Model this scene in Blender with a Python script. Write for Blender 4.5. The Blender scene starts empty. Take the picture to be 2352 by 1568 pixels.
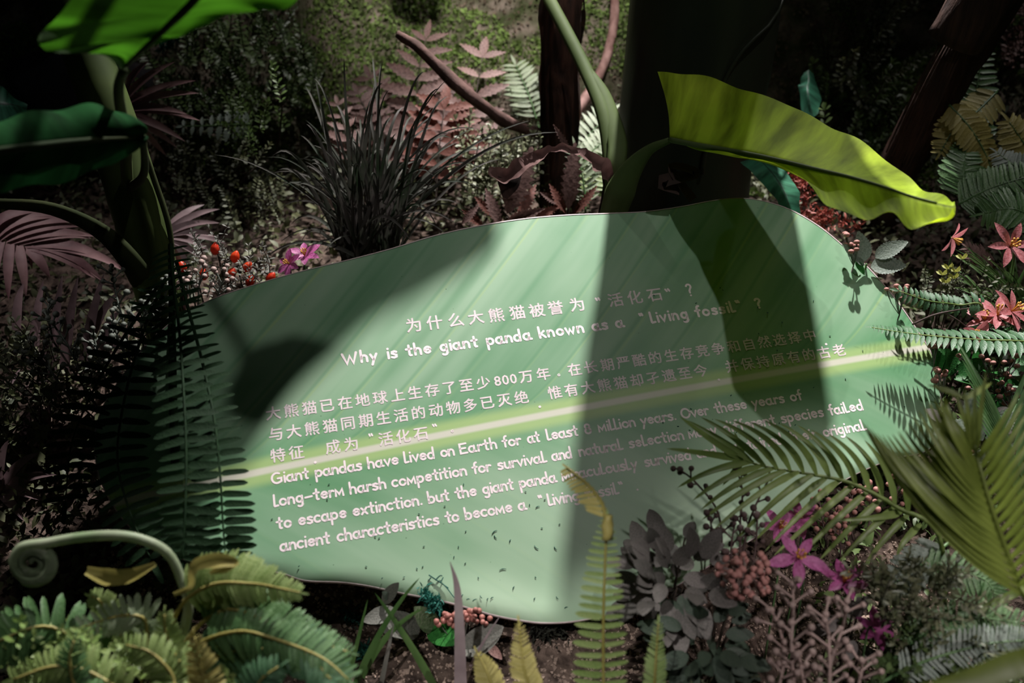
import bpy, math, random
import numpy as np
from mathutils import Vector, Matrix, noise
random.seed(7)
PI = math.pi
SC = bpy.context.scene
COL = SC.collection

# ---------------------------------------------------------------- camera, world, lights, exposure
FPX = 2300.0
PITCH = math.radians(38)
CAM = Vector((0, 0, 1.62))
cd = bpy.data.cameras.new('camera')
cam = bpy.data.objects.new('camera', cd); COL.objects.link(cam); SC.camera = cam
cam.location = CAM; cam.rotation_euler = (PI / 2 - PITCH, 0, 0)
cd.sensor_width = 36; cd.lens = 36 * FPX / 2352; cd.clip_start = .02
cd.dof.use_dof = True; cd.dof.focus_distance = 1.93; cd.dof.aperture_fstop = 2.2

w = bpy.data.worlds.new('world'); SC.world = w; w.use_nodes = True
w.node_tree.nodes['Background'].inputs[0].default_value = (.78, .9, 1, 1)
w.node_tree.nodes['Background'].inputs[1].default_value = .006
SC.view_settings.view_transform = 'Standard'; SC.view_settings.look = 'None'
SC.view_settings.exposure = 0; SC.view_settings.gamma = 1
SC.cycles.max_bounces = 6; SC.cycles.transparent_max_bounces = 4
SC.cycles.use_denoising = True
SC.cycles.sample_clamp_indirect = 3

def spot(name, loc, aim, power, size, blend=.5, radius=.03, color=(1, .96, .93)):
    ld = bpy.data.lights.new(name, 'SPOT'); ld.energy = power; ld.spot_size = math.radians(size)
    ld.spot_blend = blend; ld.shadow_soft_size = radius; ld.color = color
    o = bpy.data.objects.new(name, ld); COL.objects.link(o); o.location = loc
    o.rotation_euler = (Vector(aim) - Vector(loc)).to_track_quat('-Z', 'Y').to_euler()
    return o
LK = Vector((.62, 4.0, 3.6)); LM = Vector((1.1, .85, 4.0))
spot('spot_key', LK, (.08, 1.18, .25), 1650, 34, .35, .035)
spot('spot_overhead', LM, (.25, 1.35, .3), 80, 40, .6, .03)
spot('fill_leaf', (1.25, 4.2, 2.1), (.58, 1.55, .85), 230, 17, .9, .03)  # added spot, placed to brighten the lime leaf and miss the board
spot('spot_back', (-.55, 4.0, 3.5), (-.25, 2.55, .4), 150, 34, .9, .03)
spot('spot_far_right', (2.3, 3.6, 3.4), (1.35, 2.0, .4), 110, 26, .9, .03)
spot('spot_low_left', (-1.6, 2.6, 3.2), (-.47, .74, .4), 150, 13, .9, .03)
spot('spot_low_right', (1.9, .3, 3.0), (.72, 1.05, .4), 150, 15, .9, .03, (1, .9, .88))
spot('fill_flowers', (.95, -.5, 3.0), (.50, .98, .28), 150, 11, .9, .03, (1, .9, .9))  # added to brighten the flowers under the palm, no such lamp seen
spot('fill_fern', (-.55, .1, 2.9), (.13, .90, .42), 190, 8, .9, .03)  # added brightness for the upright fern at bottom centre, unseen source
spot('fill_soil', (-.5, -.3, 3.2), (-.06, .95, .12), 230, 8, .9, .03)  # added to light the soil that the board shades from the key
spot('fill_left', (-2.5, 1.5, 2.6), (-1.12, 1.86, .42), 120, 18, .9, .03, (1, .93, .93))  # added to lift the pink palms at left, no lamp known there
spot('spot_moss', (.2, 1.2, 3.6), (-.05, 2.95, .65), 720, 21, .9, .03, (1, .95, .9))

# ---------------------------------------------------------------- picture point -> place in the world
RX = Vector((1, 0, 0)); FW = Vector((0, math.cos(PITCH), -math.sin(PITCH))); UP = Vector((0, math.sin(PITCH), math.cos(PITCH)))
def ray(x, y): return RX * ((x - 1176) / FPX) - UP * ((y - 784) / FPX) + FW
def W(x, y, d): return CAM + ray(x, y) * d
PN = -(RX * -.0932 - UP * .45102 + FW * .88763); PN.normalize()
P0 = W(1200, 950, 1.85)
def PP(x, y, h=0):
    D = ray(x, y); t = ((P0 + PN * h - CAM).dot(PN)) / D.dot(PN); return CAM + D * t
def hgt(x, y):
    z = .12 + .12 * max(0, y - 1)
    if y > 2.42:
        z += .62 * (y - 2.42)
    if x < -1.0: z += .10 * (-1.0 - x)
    z += .05 * (noise.noise(Vector((x * 1.7, y * 1.7, 0)))) + .02 * noise.noise(Vector((x * 6, y * 6, 3)))
    if y > 2.3:
        k = min(1, (y - 2.3) / .5); z += k * (.15 * noise.noise(Vector((x * 3.2, y * 3.2, 9))) + .055 * noise.noise(Vector((x * 11, y * 11, 5))))
    return z
def T(x, y, lift=0):
    D = ray(x, y); t = 1.0
    while t < 6:
        p = CAM + D * t
        if p.z <= hgt(p.x, p.y) + lift: return p
        t += .01
    return p
def depth(p): return (p - CAM).dot(FW)
def ground(p): return Vector((p.x, p.y, hgt(p.x, p.y)))
def between(S, L, k): return S + (L - S) * k          # a place on the line from a spot on the panel up to a lamp

# ---------------------------------------------------------------- materials
def nt(name):
    m = bpy.data.materials.new(name); m.use_nodes = True
    n = m.node_tree; return m, n, n.nodes, n.links, n.nodes['Principled BSDF']
def leafmat(name, c1, c2, rough=.5, trans=.25, scale=18, tcol=None, rib=None, spec=.5, uvvein=0):
    m, n, N, L, P = nt(name)
    tex = N.new('ShaderNodeTexNoise'); tex.inputs['Scale'].default_value = scale; tex.inputs['Detail'].default_value = 3
    tc = N.new('ShaderNodeTexCoord'); L.new(tc.outputs['Object'], tex.inputs['Vector'])
    oi = N.new('ShaderNodeObjectInfo'); ge = N.new('ShaderNodeNewGeometry')
    a = N.new('ShaderNodeMath'); a.operation = 'ADD'; L.new(oi.outputs['Random'], a.inputs[0]); L.new(ge.outputs['Random Per Island'], a.inputs[1])
    b = N.new('ShaderNodeMath'); b.operation = 'MULTIPLY_ADD'; L.new(a.outputs[0], b.inputs[0]); b.inputs[1].default_value = .42; b.inputs[2].default_value = -.42
    c = N.new('ShaderNodeMath'); c.operation = 'ADD'; c.use_clamp = True; L.new(b.outputs[0], c.inputs[0]); 
    d = N.new('ShaderNodeMapRange'); L.new(tex.outputs['Fac'], d.inputs[0]); d.inputs[1].default_value = .3; d.inputs[2].default_value = .7
    L.new(d.outputs[0], c.inputs[1])
    mx = N.new('ShaderNodeMix'); mx.data_type = 'RGBA'; L.new(c.outputs[0], mx.inputs[0])
    mx.inputs[6].default_value = (*c1, 1); mx.inputs[7].default_value = (*c2, 1)
    colr = mx.outputs[2]
    if uvvein:
        uv = N.new('ShaderNodeUVMap'); sx = N.new('ShaderNodeSeparateXYZ'); L.new(uv.outputs[0], sx.inputs[0])
        # veins leave the midrib and sweep forward
        ab = N.new('ShaderNodeMath'); ab.operation = 'ABSOLUTE'; L.new(sx.outputs[0], ab.inputs[0])
        s = N.new('ShaderNodeMath'); s.operation = 'MULTIPLY_ADD'; L.new(ab.outputs[0], s.inputs[0]); s.inputs[1].default_value = -.12; L.new(sx.outputs[1], s.inputs[2])
        cb = N.new('ShaderNodeCombineXYZ'); L.new(s.outputs[0], cb.inputs[0])
        s2 = N.new('ShaderNodeMath'); s2.operation = 'MULTIPLY'; L.new(sx.outputs[0], s2.inputs[0]); s2.inputs[1].default_value = .05; L.new(s2.outputs[0], cb.inputs[1])
        nz = N.new('ShaderNodeTexNoise'); nz.inputs['Scale'].default_value = uvvein; nz.inputs['Detail'].default_value = 4; L.new(cb.outputs[0], nz.inputs['Vector'])
        mr = N.new('ShaderNodeMapRange'); L.new(nz.outputs['Fac'], mr.inputs[0]); mr.inputs[1].default_value = .35; mr.inputs[2].default_value = .65; mr.inputs[3].default_value = .4; mr.inputs[4].default_value = 1.15
        rb = N.new('ShaderNodeMapRange'); L.new(ab.outputs[0], rb.inputs[0]); rb.inputs[1].default_value = .02; rb.inputs[2].default_value = .07; rb.inputs[3].default_value = .35; rb.inputs[4].default_value = 1
        mm = N.new('ShaderNodeMath'); mm.operation = 'MULTIPLY'; L.new(mr.outputs[0], mm.inputs[0]); L.new(rb.outputs[0], mm.inputs[1])
        vm = N.new('ShaderNodeVectorMath'); vm.operation = 'SCALE'; L.new(colr, vm.inputs[0]); L.new(mm.outputs[0], vm.inputs['Scale']); colr = vm.outputs[0]
    L.new(colr, P.inputs['Base Color'])
    P.inputs['Roughness'].default_value = rough; P.inputs['Specular IOR Level'].default_value = spec
    bp = N.new('ShaderNodeBump'); bp.inputs['Strength'].default_value = .25; bp.inputs['Distance'].default_value = .004
    L.new(tex.outputs['Fac'], bp.inputs['Height']); L.new(bp.outputs[0], P.inputs['Normal'])
    if trans:
        t = N.new('ShaderNodeBsdfTranslucent'); ms = N.new('ShaderNodeMixShader'); ms.inputs[0].default_value = trans
        if tcol:
            vm = N.new('ShaderNodeMix'); vm.data_type = 'RGBA'; vm.blend_type = 'MULTIPLY'; vm.inputs[0].default_value = 1
            L.new(colr, vm.inputs[6]); vm.inputs[7].default_value = (*tcol, 1); L.new(vm.outputs[2], t.inputs[0])
        else: L.new(colr, t.inputs[0])
        L.new(P.outputs[0], ms.inputs[1]); L.new(t.outputs[0], ms.inputs[2])
        L.new(ms.outputs[0], N['Material Output'].inputs['Surface'])
    return m
def plain(name, c1, c2, rough=.8, scale=30, stretch=(1, 1, 1), bump=.5, spec=.3, dist=.01):
    m, n, N, L, P = nt(name)
    tc = N.new('ShaderNodeTexCoord'); mp = N.new('ShaderNodeMapping'); mp.inputs['Scale'].default_value = stretch
    L.new(tc.outputs['Object'], mp.inputs[0])
    tex = N.new('ShaderNodeTexNoise'); tex.inputs['Scale'].default_value = scale; tex.inputs['Detail'].default_value = 6
    L.new(mp.outputs[0], tex.inputs['Vector'])
    r = N.new('ShaderNodeMapRange'); L.new(tex.outputs['Fac'], r.inputs[0]); r.inputs[1].default_value = .35; r.inputs[2].default_value = .65
    mx = N.new('ShaderNodeMix'); mx.data_type = 'RGBA'; L.new(r.outputs[0], mx.inputs[0])
    mx.inputs[6].default_value = (*c1, 1); mx.inputs[7].default_value = (*c2, 1); L.new(mx.outputs[2], P.inputs['Base Color'])
    P.inputs['Roughness'].default_value = rough; P.inputs['Specular IOR Level'].default_value = spec
    bp = N.new('ShaderNodeBump'); bp.inputs['Strength'].default_value = bump; bp.inputs['Distance'].default_value = dist
    L.new(tex.outputs['Fac'], bp.inputs['Height']); L.new(bp.outputs[0], P.inputs['Normal'])
    return m

M = dict(
 yleaf=leafmat('banana_leaf_lime', (.32, .46, .03), (.44, .56, .05), .75, .4, 5, (1.8, 1.8, .8), uvvein=16, spec=.12),
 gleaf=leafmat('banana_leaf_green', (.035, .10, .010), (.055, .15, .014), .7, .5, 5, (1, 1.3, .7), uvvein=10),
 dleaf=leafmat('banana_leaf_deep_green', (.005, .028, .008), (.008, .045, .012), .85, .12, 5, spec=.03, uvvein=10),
 teal=leafmat('teal_leaf', (.03, .16, .10), (.06, .25, .14), .5, .3, 7, uvvein=10),
 trunk=plain('banana_trunk_skin', (.008, .014, .009), (.02, .026, .014), .55, 8, (1, 1, .12), .3),
 stem=leafmat('stem_green', (.025, .042, .010), (.055, .08, .02), .7, .1, 9, spec=.2),
 stemdk=leafmat('stem_dark', (.010, .018, .006), (.028, .034, .012), .8, 0, 9, spec=.1),
 petiole=leafmat('petiole_green', (.06, .09, .028), (.10, .14, .05), .65, .2, 9, spec=.2),
 dry=leafmat('dried_leaf', (.11, .05, .045), (.22, .12, .11), .85, .15, 25),
 drydk=leafmat('dried_leaf_dark', (.02, .011, .01), (.05, .025, .02), .9, .1, 25),
 wood=plain('dark_timber', (.015, .007, .005), (.075, .033, .022), .8, 22, (3, 3, .25), .9),
 log=plain('brown_log', (.02, .010, .008), (.06, .03, .022), .8, 20, (3, 3, .3), .9),
 stick=plain('pale_branch', (.14, .07, .06), (.32, .19, .17), .8, 30, (1, 1, .5), .6),
 stickdk=plain('dark_branch', (.05, .025, .02), (.13, .07, .06), .85, 30, (1, 1, .5), .6),
 pink=leafmat('pink_palm', (.17, .075, .085), (.34, .20, .20), .6, .2, 22),
 pinkdk=leafmat('dusky_pink_palm', (.12, .075, .08), (.24, .16, .17), .6, .2, 22),
 rust=leafmat('rust_fern', (.10, .022, .010), (.20, .06, .04), .65, .3, 14),
 dusty=leafmat('dusty_pink_fern', (.09, .04, .034), (.22, .12, .105), .65, .3, 14),
 grass=leafmat('dark_grass', (.014, .026, .012), (.085, .075, .07), .65, .2, 12, spec=.2),
 grassgreen=leafmat('green_grass', (.05, .12, .03), (.11, .19, .06), .45, .25, 12),
 mauve=leafmat('mauve_blade', (.20, .15, .16), (.34, .27, .28), .55, .2, 16),
 palm=leafmat('palm_green', (.13, .19, .045), (.24, .32, .10), .42, .35, 14),
 palmdk=leafmat('palm_olive', (.075, .105, .014), (.17, .22, .04), .45, .35, 14),
 fern=leafmat('fern_green', (.055, .14, .045), (.14, .25, .10), .35, .25, 20),
 ferndk=leafmat('fern_shaded', (.004, .016, .005), (.009, .03, .009), .7, .15, 20, spec=.15),  # colour darkened to stand in for shade on the hanging fronds
 ferny=leafmat('fern_yellow_green', (.16, .26, .06), (.34, .42, .16), .45, .35, 20),
 ferngold=leafmat('fern_gold', (.30, .26, .06), (.42, .36, .12), .5, .3, 20),
 fernlt=leafmat('fern_pale', (.17, .26, .12), (.36, .40, .28), .5, .3, 20),
 gloss=leafmat('fern_glossy', (.035, .10, .045), (.08, .17, .08), .38, .15, 20, spec=.4),
 sage=leafmat('sage_leaf', (.10, .11, .09), (.20, .19, .17), .65, .15, 25),
 sagedk=leafmat('sage_leaf_dusk', (.09, .088, .078), (.19, .165, .155), .75, .1, 25),
 greyleaf=leafmat('grey_green_leaf', (.13, .18, .14), (.25, .29, .25), .5, .25, 20),
 deepgreen=leafmat('deep_green_leaf', (.015, .10, .02), (.04, .20, .04), .4, .3, 20),
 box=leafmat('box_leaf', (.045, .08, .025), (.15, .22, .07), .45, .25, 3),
 boxlit=leafmat('box_leaf_lit', (.09, .16, .035), (.17, .26, .08), .45, .3, 3),  # copy of the box leaf with light put into its colour
 olive=leafmat('olive_leaf', (.03, .042, .018), (.11, .115, .05), .6, .2, 3),
 dkstem=plain('twig', (.02, .014, .01), (.05, .035, .025), .8, 30),
 berry=leafmat('dusty_berry', (.24, .18, .16), (.38, .27, .24), .6, 0, 20),
 berrypk=leafmat('pink_berry', (.34, .15, .13), (.50, .24, .21), .6, 0, 20),
 berrygr=leafmat('grey_berry', (.05, .062, .048), (.11, .12, .10), .6, 0, 20),
 berrydk=leafmat('dark_berry', (.05, .028, .028), (.10, .06, .055), .7, 0, 20),
 coral=leafmat('coral_bead', (.26, .085, .07), (.40, .16, .13), .5, 0, 20),
 red=leafmat('red_bud', (.55, .02, .008), (.75, .07, .015), .4, .3, 20),
 magenta=leafmat('magenta_petal', (.35, .05, .20), (.55, .14, .38), .5, .35, 12),
 lily=leafmat('pink_lily_petal', (.42, .10, .11), (.60, .24, .26), .5, .35, 12),
 stamen=leafmat('yellow_stamen', (.55, .25, .03), (.75, .42, .08), .5, 0, 12),
 yflower=leafmat('yellow_flower', (.36, .38, .06), (.5, .5, .14), .5, .3, 12),
 mossteal=leafmat('teal_moss', (.003, .06, .05), (.01, .12, .09), .7, .1, 8),
 moss=leafmat('moss', (.06, .095, .018), (.20, .30, .07), .8, .2, 4),
 mossbr=leafmat('moss_brown', (.05, .035, .02), (.17, .12, .085), .85, .1, 4),
 redmoss=leafmat('red_heather', (.16, .02, .015), (.30, .06, .04), .6, .1, 8),
 rock=plain('black_rock', (.02, .018, .022), (.05, .045, .055), .35, 6, (1, 1, 1), .3, .5),
 letter=plain('letter_print', (.86, .74, .77), (.90, .78, .80), .5, 60, (1, 1, 1), 0),
 rim=plain('board_edge', (.45, .36, .36), (.60, .50, .50), .5, 40, (1, 1, 1), .1),
 crumb=leafmat('soil_crumb', (.10, .07, .055), (.34, .25, .20), .9, 0, 8),  # crumbs coloured pale over darker ground to stand in for lit soil
 metal=plain('grey_steel', (.08, .08, .08), (.12, .12, .12), .5, 30),
)

# ---------------------------------------------------------------- mesh helpers
class MB:
    def __init__(s): s.v = []; s.f = []; s.uv = None
    def add(s, v, f, m=None):
        o = len(s.v)
        s.v += [tuple(m @ Vector(p)) for p in v] if m is not None else [tuple(p) for p in v]
        s.f += [tuple(i + o for i in q) for q in f]
    def mesh(s, name, mat, off=Vector((0, 0, 0)), smooth=True):
        me = bpy.data.meshes.new(name)
        me.from_pydata([(a - off.x, b - off.y, c - off.z) for a, b, c in s.v], [], s.f)
        if smooth: me.polygons.foreach_set('use_smooth', [True] * len(me.polygons))
        if s.uv:
            u = me.uv_layers.new(name='UVMap')
            u.data.foreach_set('uv', [c for l in me.loops for c in s.uv[l.vertex_index]])
        if mat: me.materials.append(mat)
        me.update(); return me
def thing(name, label, cat, loc, group=None):
    o = bpy.data.objects.new(name, None); COL.objects.link(o); o.location = loc; o.empty_display_size = .05
    o['label'] = label; o['category'] = cat
    if group: o['group'] = group
    return o
def root_of(o):
    while o.parent: o = o.parent
    return o
def part(name, mb, mat, parent, label=None, kind=None, smooth=True):
    off = root_of(parent).location.copy() if parent else Vector((0, 0, 0))
    me = mb.mesh(name, mat, off, smooth)
    o = bpy.data.objects.new(name, me); COL.objects.link(o)
    if parent: o.parent = parent
    if label: o['label'] = label
    if kind: o['kind'] = kind
    return o
def inst(name, me, mat4, parent):
    o = bpy.data.objects.new(name, me); COL.objects.link(o)
    o.parent = parent; off = root_of(parent).location
    o.matrix_basis = Matrix.Translation(-off) @ mat4
    return o

def cr(pts, n):                                   # smooth curve through points
    p = [Vector(q) for q in pts]
    if len(p) < 3: return [p[0].lerp(p[-1], i / (n - 1)) for i in range(n)]
    p = [p[0] * 2 - p[1]] + p + [p[-1] * 2 - p[-2]]
    k = len(p) - 3; out = []
    for i in range(n):
        t = i / (n - 1) * k; j = min(int(t), k - 1); t -= j
        a, b, c, d = p[j:j + 4]
        out.append(.5 * ((2 * b) + (c - a) * t + (2 * a - 5 * b + 4 * c - d) * t * t + (3 * b - a - 3 * c + d) * t ** 3))
    return out
def lerp_list(l, t):
    if len(l) == 1: return l[0]
    x = t * (len(l) - 1); i = min(int(x), len(l) - 2); return l[i] + (l[i + 1] - l[i]) * (x - i)
def tube(mb, pts, radii, sides=7, n=None, flat=1, wob=0, hint=None):
    P = cr(pts, n or max(4, len(pts) * 4)); rings = []
    prev = None
    for i, p in enumerate(P):
        t = (P[min(i + 1, len(P) - 1)] - P[max(i - 1, 0)]).normalized()
        if prev is None:
            a = hint if hint is not None else (Vector((0, 0, 1)) if abs(t.z) < .9 else Vector((0, 1, 0)))
        else: a = prev
        a = (a - t * a.dot(t)).normalized(); prev = a
        b = t.cross(a); r = lerp_list(radii, i / (len(P) - 1))
        ring = []
        for k in range(sides):
            q = 2 * PI * k / sides
            rr = r * (1 + (wob * noise.noise(Vector((math.cos(q) * 2, math.sin(q) * 2, i * .35))) if wob else 0))
            ring.append(tuple(p + a * (math.cos(q) * rr * flat) + b * (math.sin(q) * rr)))
        rings.append(ring)
    o = len(mb.v)
    for r in rings: mb.v += r
    m = len(P)
    for i in range(m - 1):
        for k in range(sides):
            k2 = (k + 1) % sides
            mb.f.append((o + i * sides + k, o + i * sides + k2, o + (i + 1) * sides + k2, o + (i + 1) * sides + k))
    mb.f.append(tuple(o + k for k in reversed(range(sides)))); mb.f.append(tuple(o + (m - 1) * sides + k for k in range(sides)))
    return P
PROF = {
 'lance': lambda t: math.sin(PI * min(1, t ** .8)) ** .9,
 'palm': lambda t: min(1, .35 + t * 5) * (1 - t) ** .6 * 1.0,
 'ovate': lambda t: math.sin(PI * t ** .72) ** .75,
 'obovate': lambda t: math.sin(PI * t ** 1.7) ** .8,
 'oblong': lambda t: (max(0, 1 - abs(2 * t - 1) ** 5)) ** .5 * (1 - .3 * t),
 'blade': lambda t: (1 - t) ** .5 * min(1, .6 + 2 * t),
 'oval': lambda t: math.sin(PI * t ** .9) ** .6,
 'petal': lambda t: math.sin(PI * t ** 1.1) ** .8,
}
def leaf_tpl(w=.2, prof='lance', fold=.25, curl=.2, teeth=0, tdepth=.3, seg=8, side=0, wave=0):
    v = []; f = []
    if teeth: seg = teeth * 2
    for i in range(seg + 1):
        t = i / seg; tt = min(max(t, .004), .996)
        wd = PROF[prof](tt) * w / 2
        if teeth: wd *= (1 + tdepth * (.5 if i % 2 else -.5)) if 0 < i < seg else 1
        y = t - (tdepth * .0 if not teeth else 0); z = -curl * t * t
        fx = fold * wd
        xo = side * t * t
        ys = (-.6 / seg if teeth and i % 2 == 0 else 0)
        wv = wave * w * math.sin(t * 14)
        v += [(-wd + xo, y + (.5 / seg if teeth and i % 2 else 0), z + fx + wv), (xo, y, z), (wd + xo, y + (.5 / seg if teeth and i % 2 else 0), z + fx - wv)]
    for i in range(seg):
        a = i * 3; f += [(a, a + 1, a + 4, a + 3), (a + 1, a + 2, a + 5, a + 4)]
    return v, f
_c = {}
def tplmesh(key, mat, **kw):
    k = (key, mat.name)
    if k not in _c:
        mb = MB(); mb.add(*leaf_tpl(**kw)); _c[k] = mb.mesh(key, mat)
    return _c[k]
def ball_v(seg=8, rings=5):
    v = [(0, 0, -1)]; f = []
    for i in range(1, rings):
        a = -PI / 2 + PI * i / rings
        for k in range(seg): v.append((math.cos(a) * math.cos(2 * PI * k / seg), math.cos(a) * math.sin(2 * PI * k / seg), math.sin(a)))
    v.append((0, 0, 1)); top = len(v) - 1
    for k in range(seg): f.append((0, 1 + (k + 1) % seg, 1 + k)); f.append((top, top - seg + k, top - seg + (k + 1) % seg))
    for i in range(rings - 2):
        for k in range(seg):
            a = 1 + i * seg
            f.append((a + k, a + (k + 1) % seg, a + seg + (k + 1) % seg, a + seg + k))
    return v, f
BALL = ball_v()
def ballmesh(key, mat):
    k = (key, mat.name)
    if k not in _c:
        mb = MB(); mb.add(*BALL); _c[k] = mb.mesh(key, mat)
    return _c[k]
def frame(p, d, n, L, Wd=None, H=None):
    d = d.normalized(); x = d.cross(n)
    if x.length < 1e-5: x = d.cross(Vector((.3, .5, .8)))
    x.normalize(); z = x.cross(d)
    Wd = Wd or L; H = H or L
    m = Matrix.Identity(4)
    m.col[0] = (*(x * Wd), 0); m.col[1] = (*(d * L), 0); m.col[2] = (*(z * H), 0); m.col[3] = (*p, 1)
    return m
def rv(s): return Vector((random.uniform(-s, s), random.uniform(-s, s), random.uniform(-s, s)))
TOCAM = -FW
def frond(root, pts, lens, mat, rmat, count=20, ang=60, nrm=None, tpl='lance', w=.2, fold=.25, curl=.2, teeth=0, tdepth=.3, rad=(.003, .001),
          jit=.08, start=.08, name='leaflet', sides=(1, -1), rlabel=None, fname='frond', joined=False, droop=0, tip=True, lens2=None, angend=None, seg=8, wj=.15):
    """one frond: its stalk is a part, each leaflet a sub-part"""
    mb = MB(); P = tube(mb, pts, list(rad), 5, max(10, len(pts) * 5))
    fr = part(fname, mb, rmat, root, rlabel)
    N0 = nrm or (TOCAM + Vector((0, 0, .6))).normalized()
    n = len(P); out = MB(); L2 = lens2 or lens
    me = None if joined else tplmesh(f'{name}_{tpl}_{w}_{fold}_{curl}_{teeth}', mat, w=w, prof=tpl, fold=fold, curl=curl, teeth=teeth, tdepth=tdepth, seg=seg)
    V = leaf_tpl(w=w, prof=tpl, fold=fold, curl=curl, teeth=teeth, tdepth=tdepth, seg=seg) if joined else None
    for i in range(count):
        t = start + (1 - start) * i / max(1, count - 1) * .985
        x = t * (n - 1); j = min(int(x), n - 2); p = P[j].lerp(P[j + 1], x - j); tg = (P[j + 1] - P[j]).normalized()
        s = tg.cross(N0).normalized(); nn = s.cross(tg).normalized()
        a0 = ang + ((angend if angend is not None else ang) - ang) * t
        for sd in sides:
            L = lerp_list(lens if sd > 0 else L2, t) * (1 + random.uniform(-jit, jit))
            if L < .002: continue
            a = math.radians(a0 + random.uniform(-60, 60) * jit)
            d = s * sd * math.sin(a) + tg * math.cos(a) + Vector((0, 0, -droop)) + nn * random.uniform(-jit, jit)
            q = nn + s * sd * -.25 + rv(jit * 1.5)
            m = frame(p + rv(rad[0] * .3), d, q, L, L * (1 + random.uniform(-wj, wj)))
            if joined: out.add(*V, m)
            else: inst(name, me, m, fr)
    if tip:
        tg = (P[-1] - P[-2]).normalized(); m = frame(P[-1], tg, N0, max(lerp_list(lens, 1), .012))
        if joined: out.add(*V, m)
        else: inst(name, me, m, fr)
    if joined:
        o = part(name + 's', out, mat, fr, kind='stuff')
    return fr
def loft(secs, n=40, cross=9, wav=.0, nw=9, name='blade', bend=0):
    """big leaf blade from sections (left, midrib, right)"""
    A = cr([s[0] for s in secs], n); B = cr([s[1] for s in secs], n); C = cr([s[2] for s in secs], n)
    mb = MB(); mb.uv = []
    for i in range(n):
        t = i / (n - 1)
        nr = (A[i] - B[i]).cross(B[min(i + 1, n - 1)] - B[max(0, i - 1)])
        if nr.length > 1e-9: nr.normalize()
        for k in range(-cross, cross + 1):
            u = k / cross; e = A[i] if k < 0 else C[i]
            p = B[i].lerp(e, abs(u)) + nr * (wav * abs(u) * math.sin(t * nw * 2 * PI - abs(u) * 2.2) + bend * math.sin(abs(u) * PI))
            mb.v.append(tuple(p)); mb.uv.append((u, t))
    m = 2 * cross + 1
    for i in range(n - 1):
        for k in range(m - 1): mb.f.append((i * m + k, i * m + k + 1, (i + 1) * m + k + 1, (i + 1) * m + k))
    return mb, B

# ---------------------------------------------------------------- ground
def grid(x0, x1, y0, y1, nx, ny):
    mb = MB()
    for j in range(ny + 1):
        for i in range(nx + 1):
            x = x0 + (x1 - x0) * i / nx; y = y0 + (y1 - y0) * j / ny
            mb.v.append((x, y, hgt(x, y)))
    for j in range(ny):
        for i in range(nx):
            a = j * (nx + 1) + i; mb.f.append((a, a + 1, a + nx + 2, a + nx + 1))
    return mb
soil_m = plain('soil', (.03, .020, .016), (.12, .085, .068), .95, 45, (1, 1, 1), .9, .2, .02)
o = part('ground', grid(-2.6, 2.6, .4, 2.44, 170, 80), soil_m, None); o['kind'] = 'structure'
bank_m = plain('mossy_rock', (.035, .045, .015), (.17, .135, .11), .95, 16, (1, 1, 1), 1, .2, .02)
o = part('terrain_bank', grid(-3.2, 3.2, 2.44, 4.9, 260, 120), bank_m, None); o['kind'] = 'structure'

# ---------------------------------------------------------------- the leaf-shaped board
Hm = np.array([[43.5642184, -.690045353, 627.602362], [-3.14702033, 38.2339133, 948.990789], [.00304858169, -.00962881369, 1.]])
Hi = np.linalg.inv(Hm)
def uv2px(u, v):
    q = Hm @ np.array([u, v, 1.]); return q[0] / q[2], q[1] / q[2]
def px2uv(x, y):
    q = Hi @ np.array([x, y, 1.]); return q[0] / q[2], q[1] / q[2]
def uv2w(u, v, h=0): return PP(*uv2px(u, v), h)
EO = uv2w(10, 2); EX = (uv2w(20, 2) - uv2w(10, 2)); UN = EX.length / 10; EX.normalize()
EY = PN.cross(EX).normalized()                          # up the board
VN = abs((uv2w(10, 3) - uv2w(10, 2)).dot(EY))
print('UNIT', UN, VN, 'skew', (uv2w(10, 3) - uv2w(10, 2)).dot(EX))
out_px = [(215,1010),(240,930),(300,840),(350,780),(420,722),(500,683),(600,650),(700,622),(800,598),(900,572),(1000,542),(1100,520),(1200,504),(1300,495),(1400,491),(1480,487),(1560,476),(1640,461),(1700,456),(1760,464),(1820,485),(1880,520),(1930,560),(1990,612),(2050,680),(2100,750),(2140,815),(2156,870),(2162,940),(2158,1000),(2125,1035),(2050,1052),(1950,1095),(1850,1160),(1745,1225),(1640,1290),(1540,1350),(1430,1398),(1330,1422),(1250,1427),(1190,1420),(1130,1408),(1050,1385),(1000,1373),(920,1358),(850,1343),(784,1334),(700,1330),(640,1312),(540,1298),(400,1275),(300,1210),(235,1110)]
outl = [PP(*q) for q in out_px]
outl = cr(outl + [outl[0]], 241)[:-1]
ctr = PP(1190, 930)
board = thing('information_board', 'large leaf-shaped green information board printed with pale pink Chinese and English text', 'sign', ground(Vector((ctr.x, ctr.y, 0))))
BL = board.location
def curl_h(p, r):
    # the lower lip rolls over a little
    down = max(0, (ctr - p).dot(EY) / .38)
    return -.006 * max(0, (r - .93) / .07) ** 2 * min(1, down * 1.4)
mb = MB(); rs = [1, .994, .985, .97, .95, .92, .86, .76, .62, .46, .3, .14]
for r in rs:
    for p in outl:
        q = ctr.lerp(p, r); q = q + PN * curl_h(q, r); mb.v.append(tuple(q - BL))
nO = len(outl); mb.v.append(tuple(ctr + PN * curl_h(ctr, 0) - BL))
for i in range(len(rs) - 1):
    for k in range(nO): mb.f.append((i * nO + (k + 1) % nO, i * nO + k, (i + 1) * nO + k, (i + 1) * nO + (k + 1) % nO))
for k in range(nO): mb.f.append(((len(rs) - 1) * nO + (k + 1) % nO, (len(rs) - 1) * nO + k, len(rs) * nO))
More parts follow.
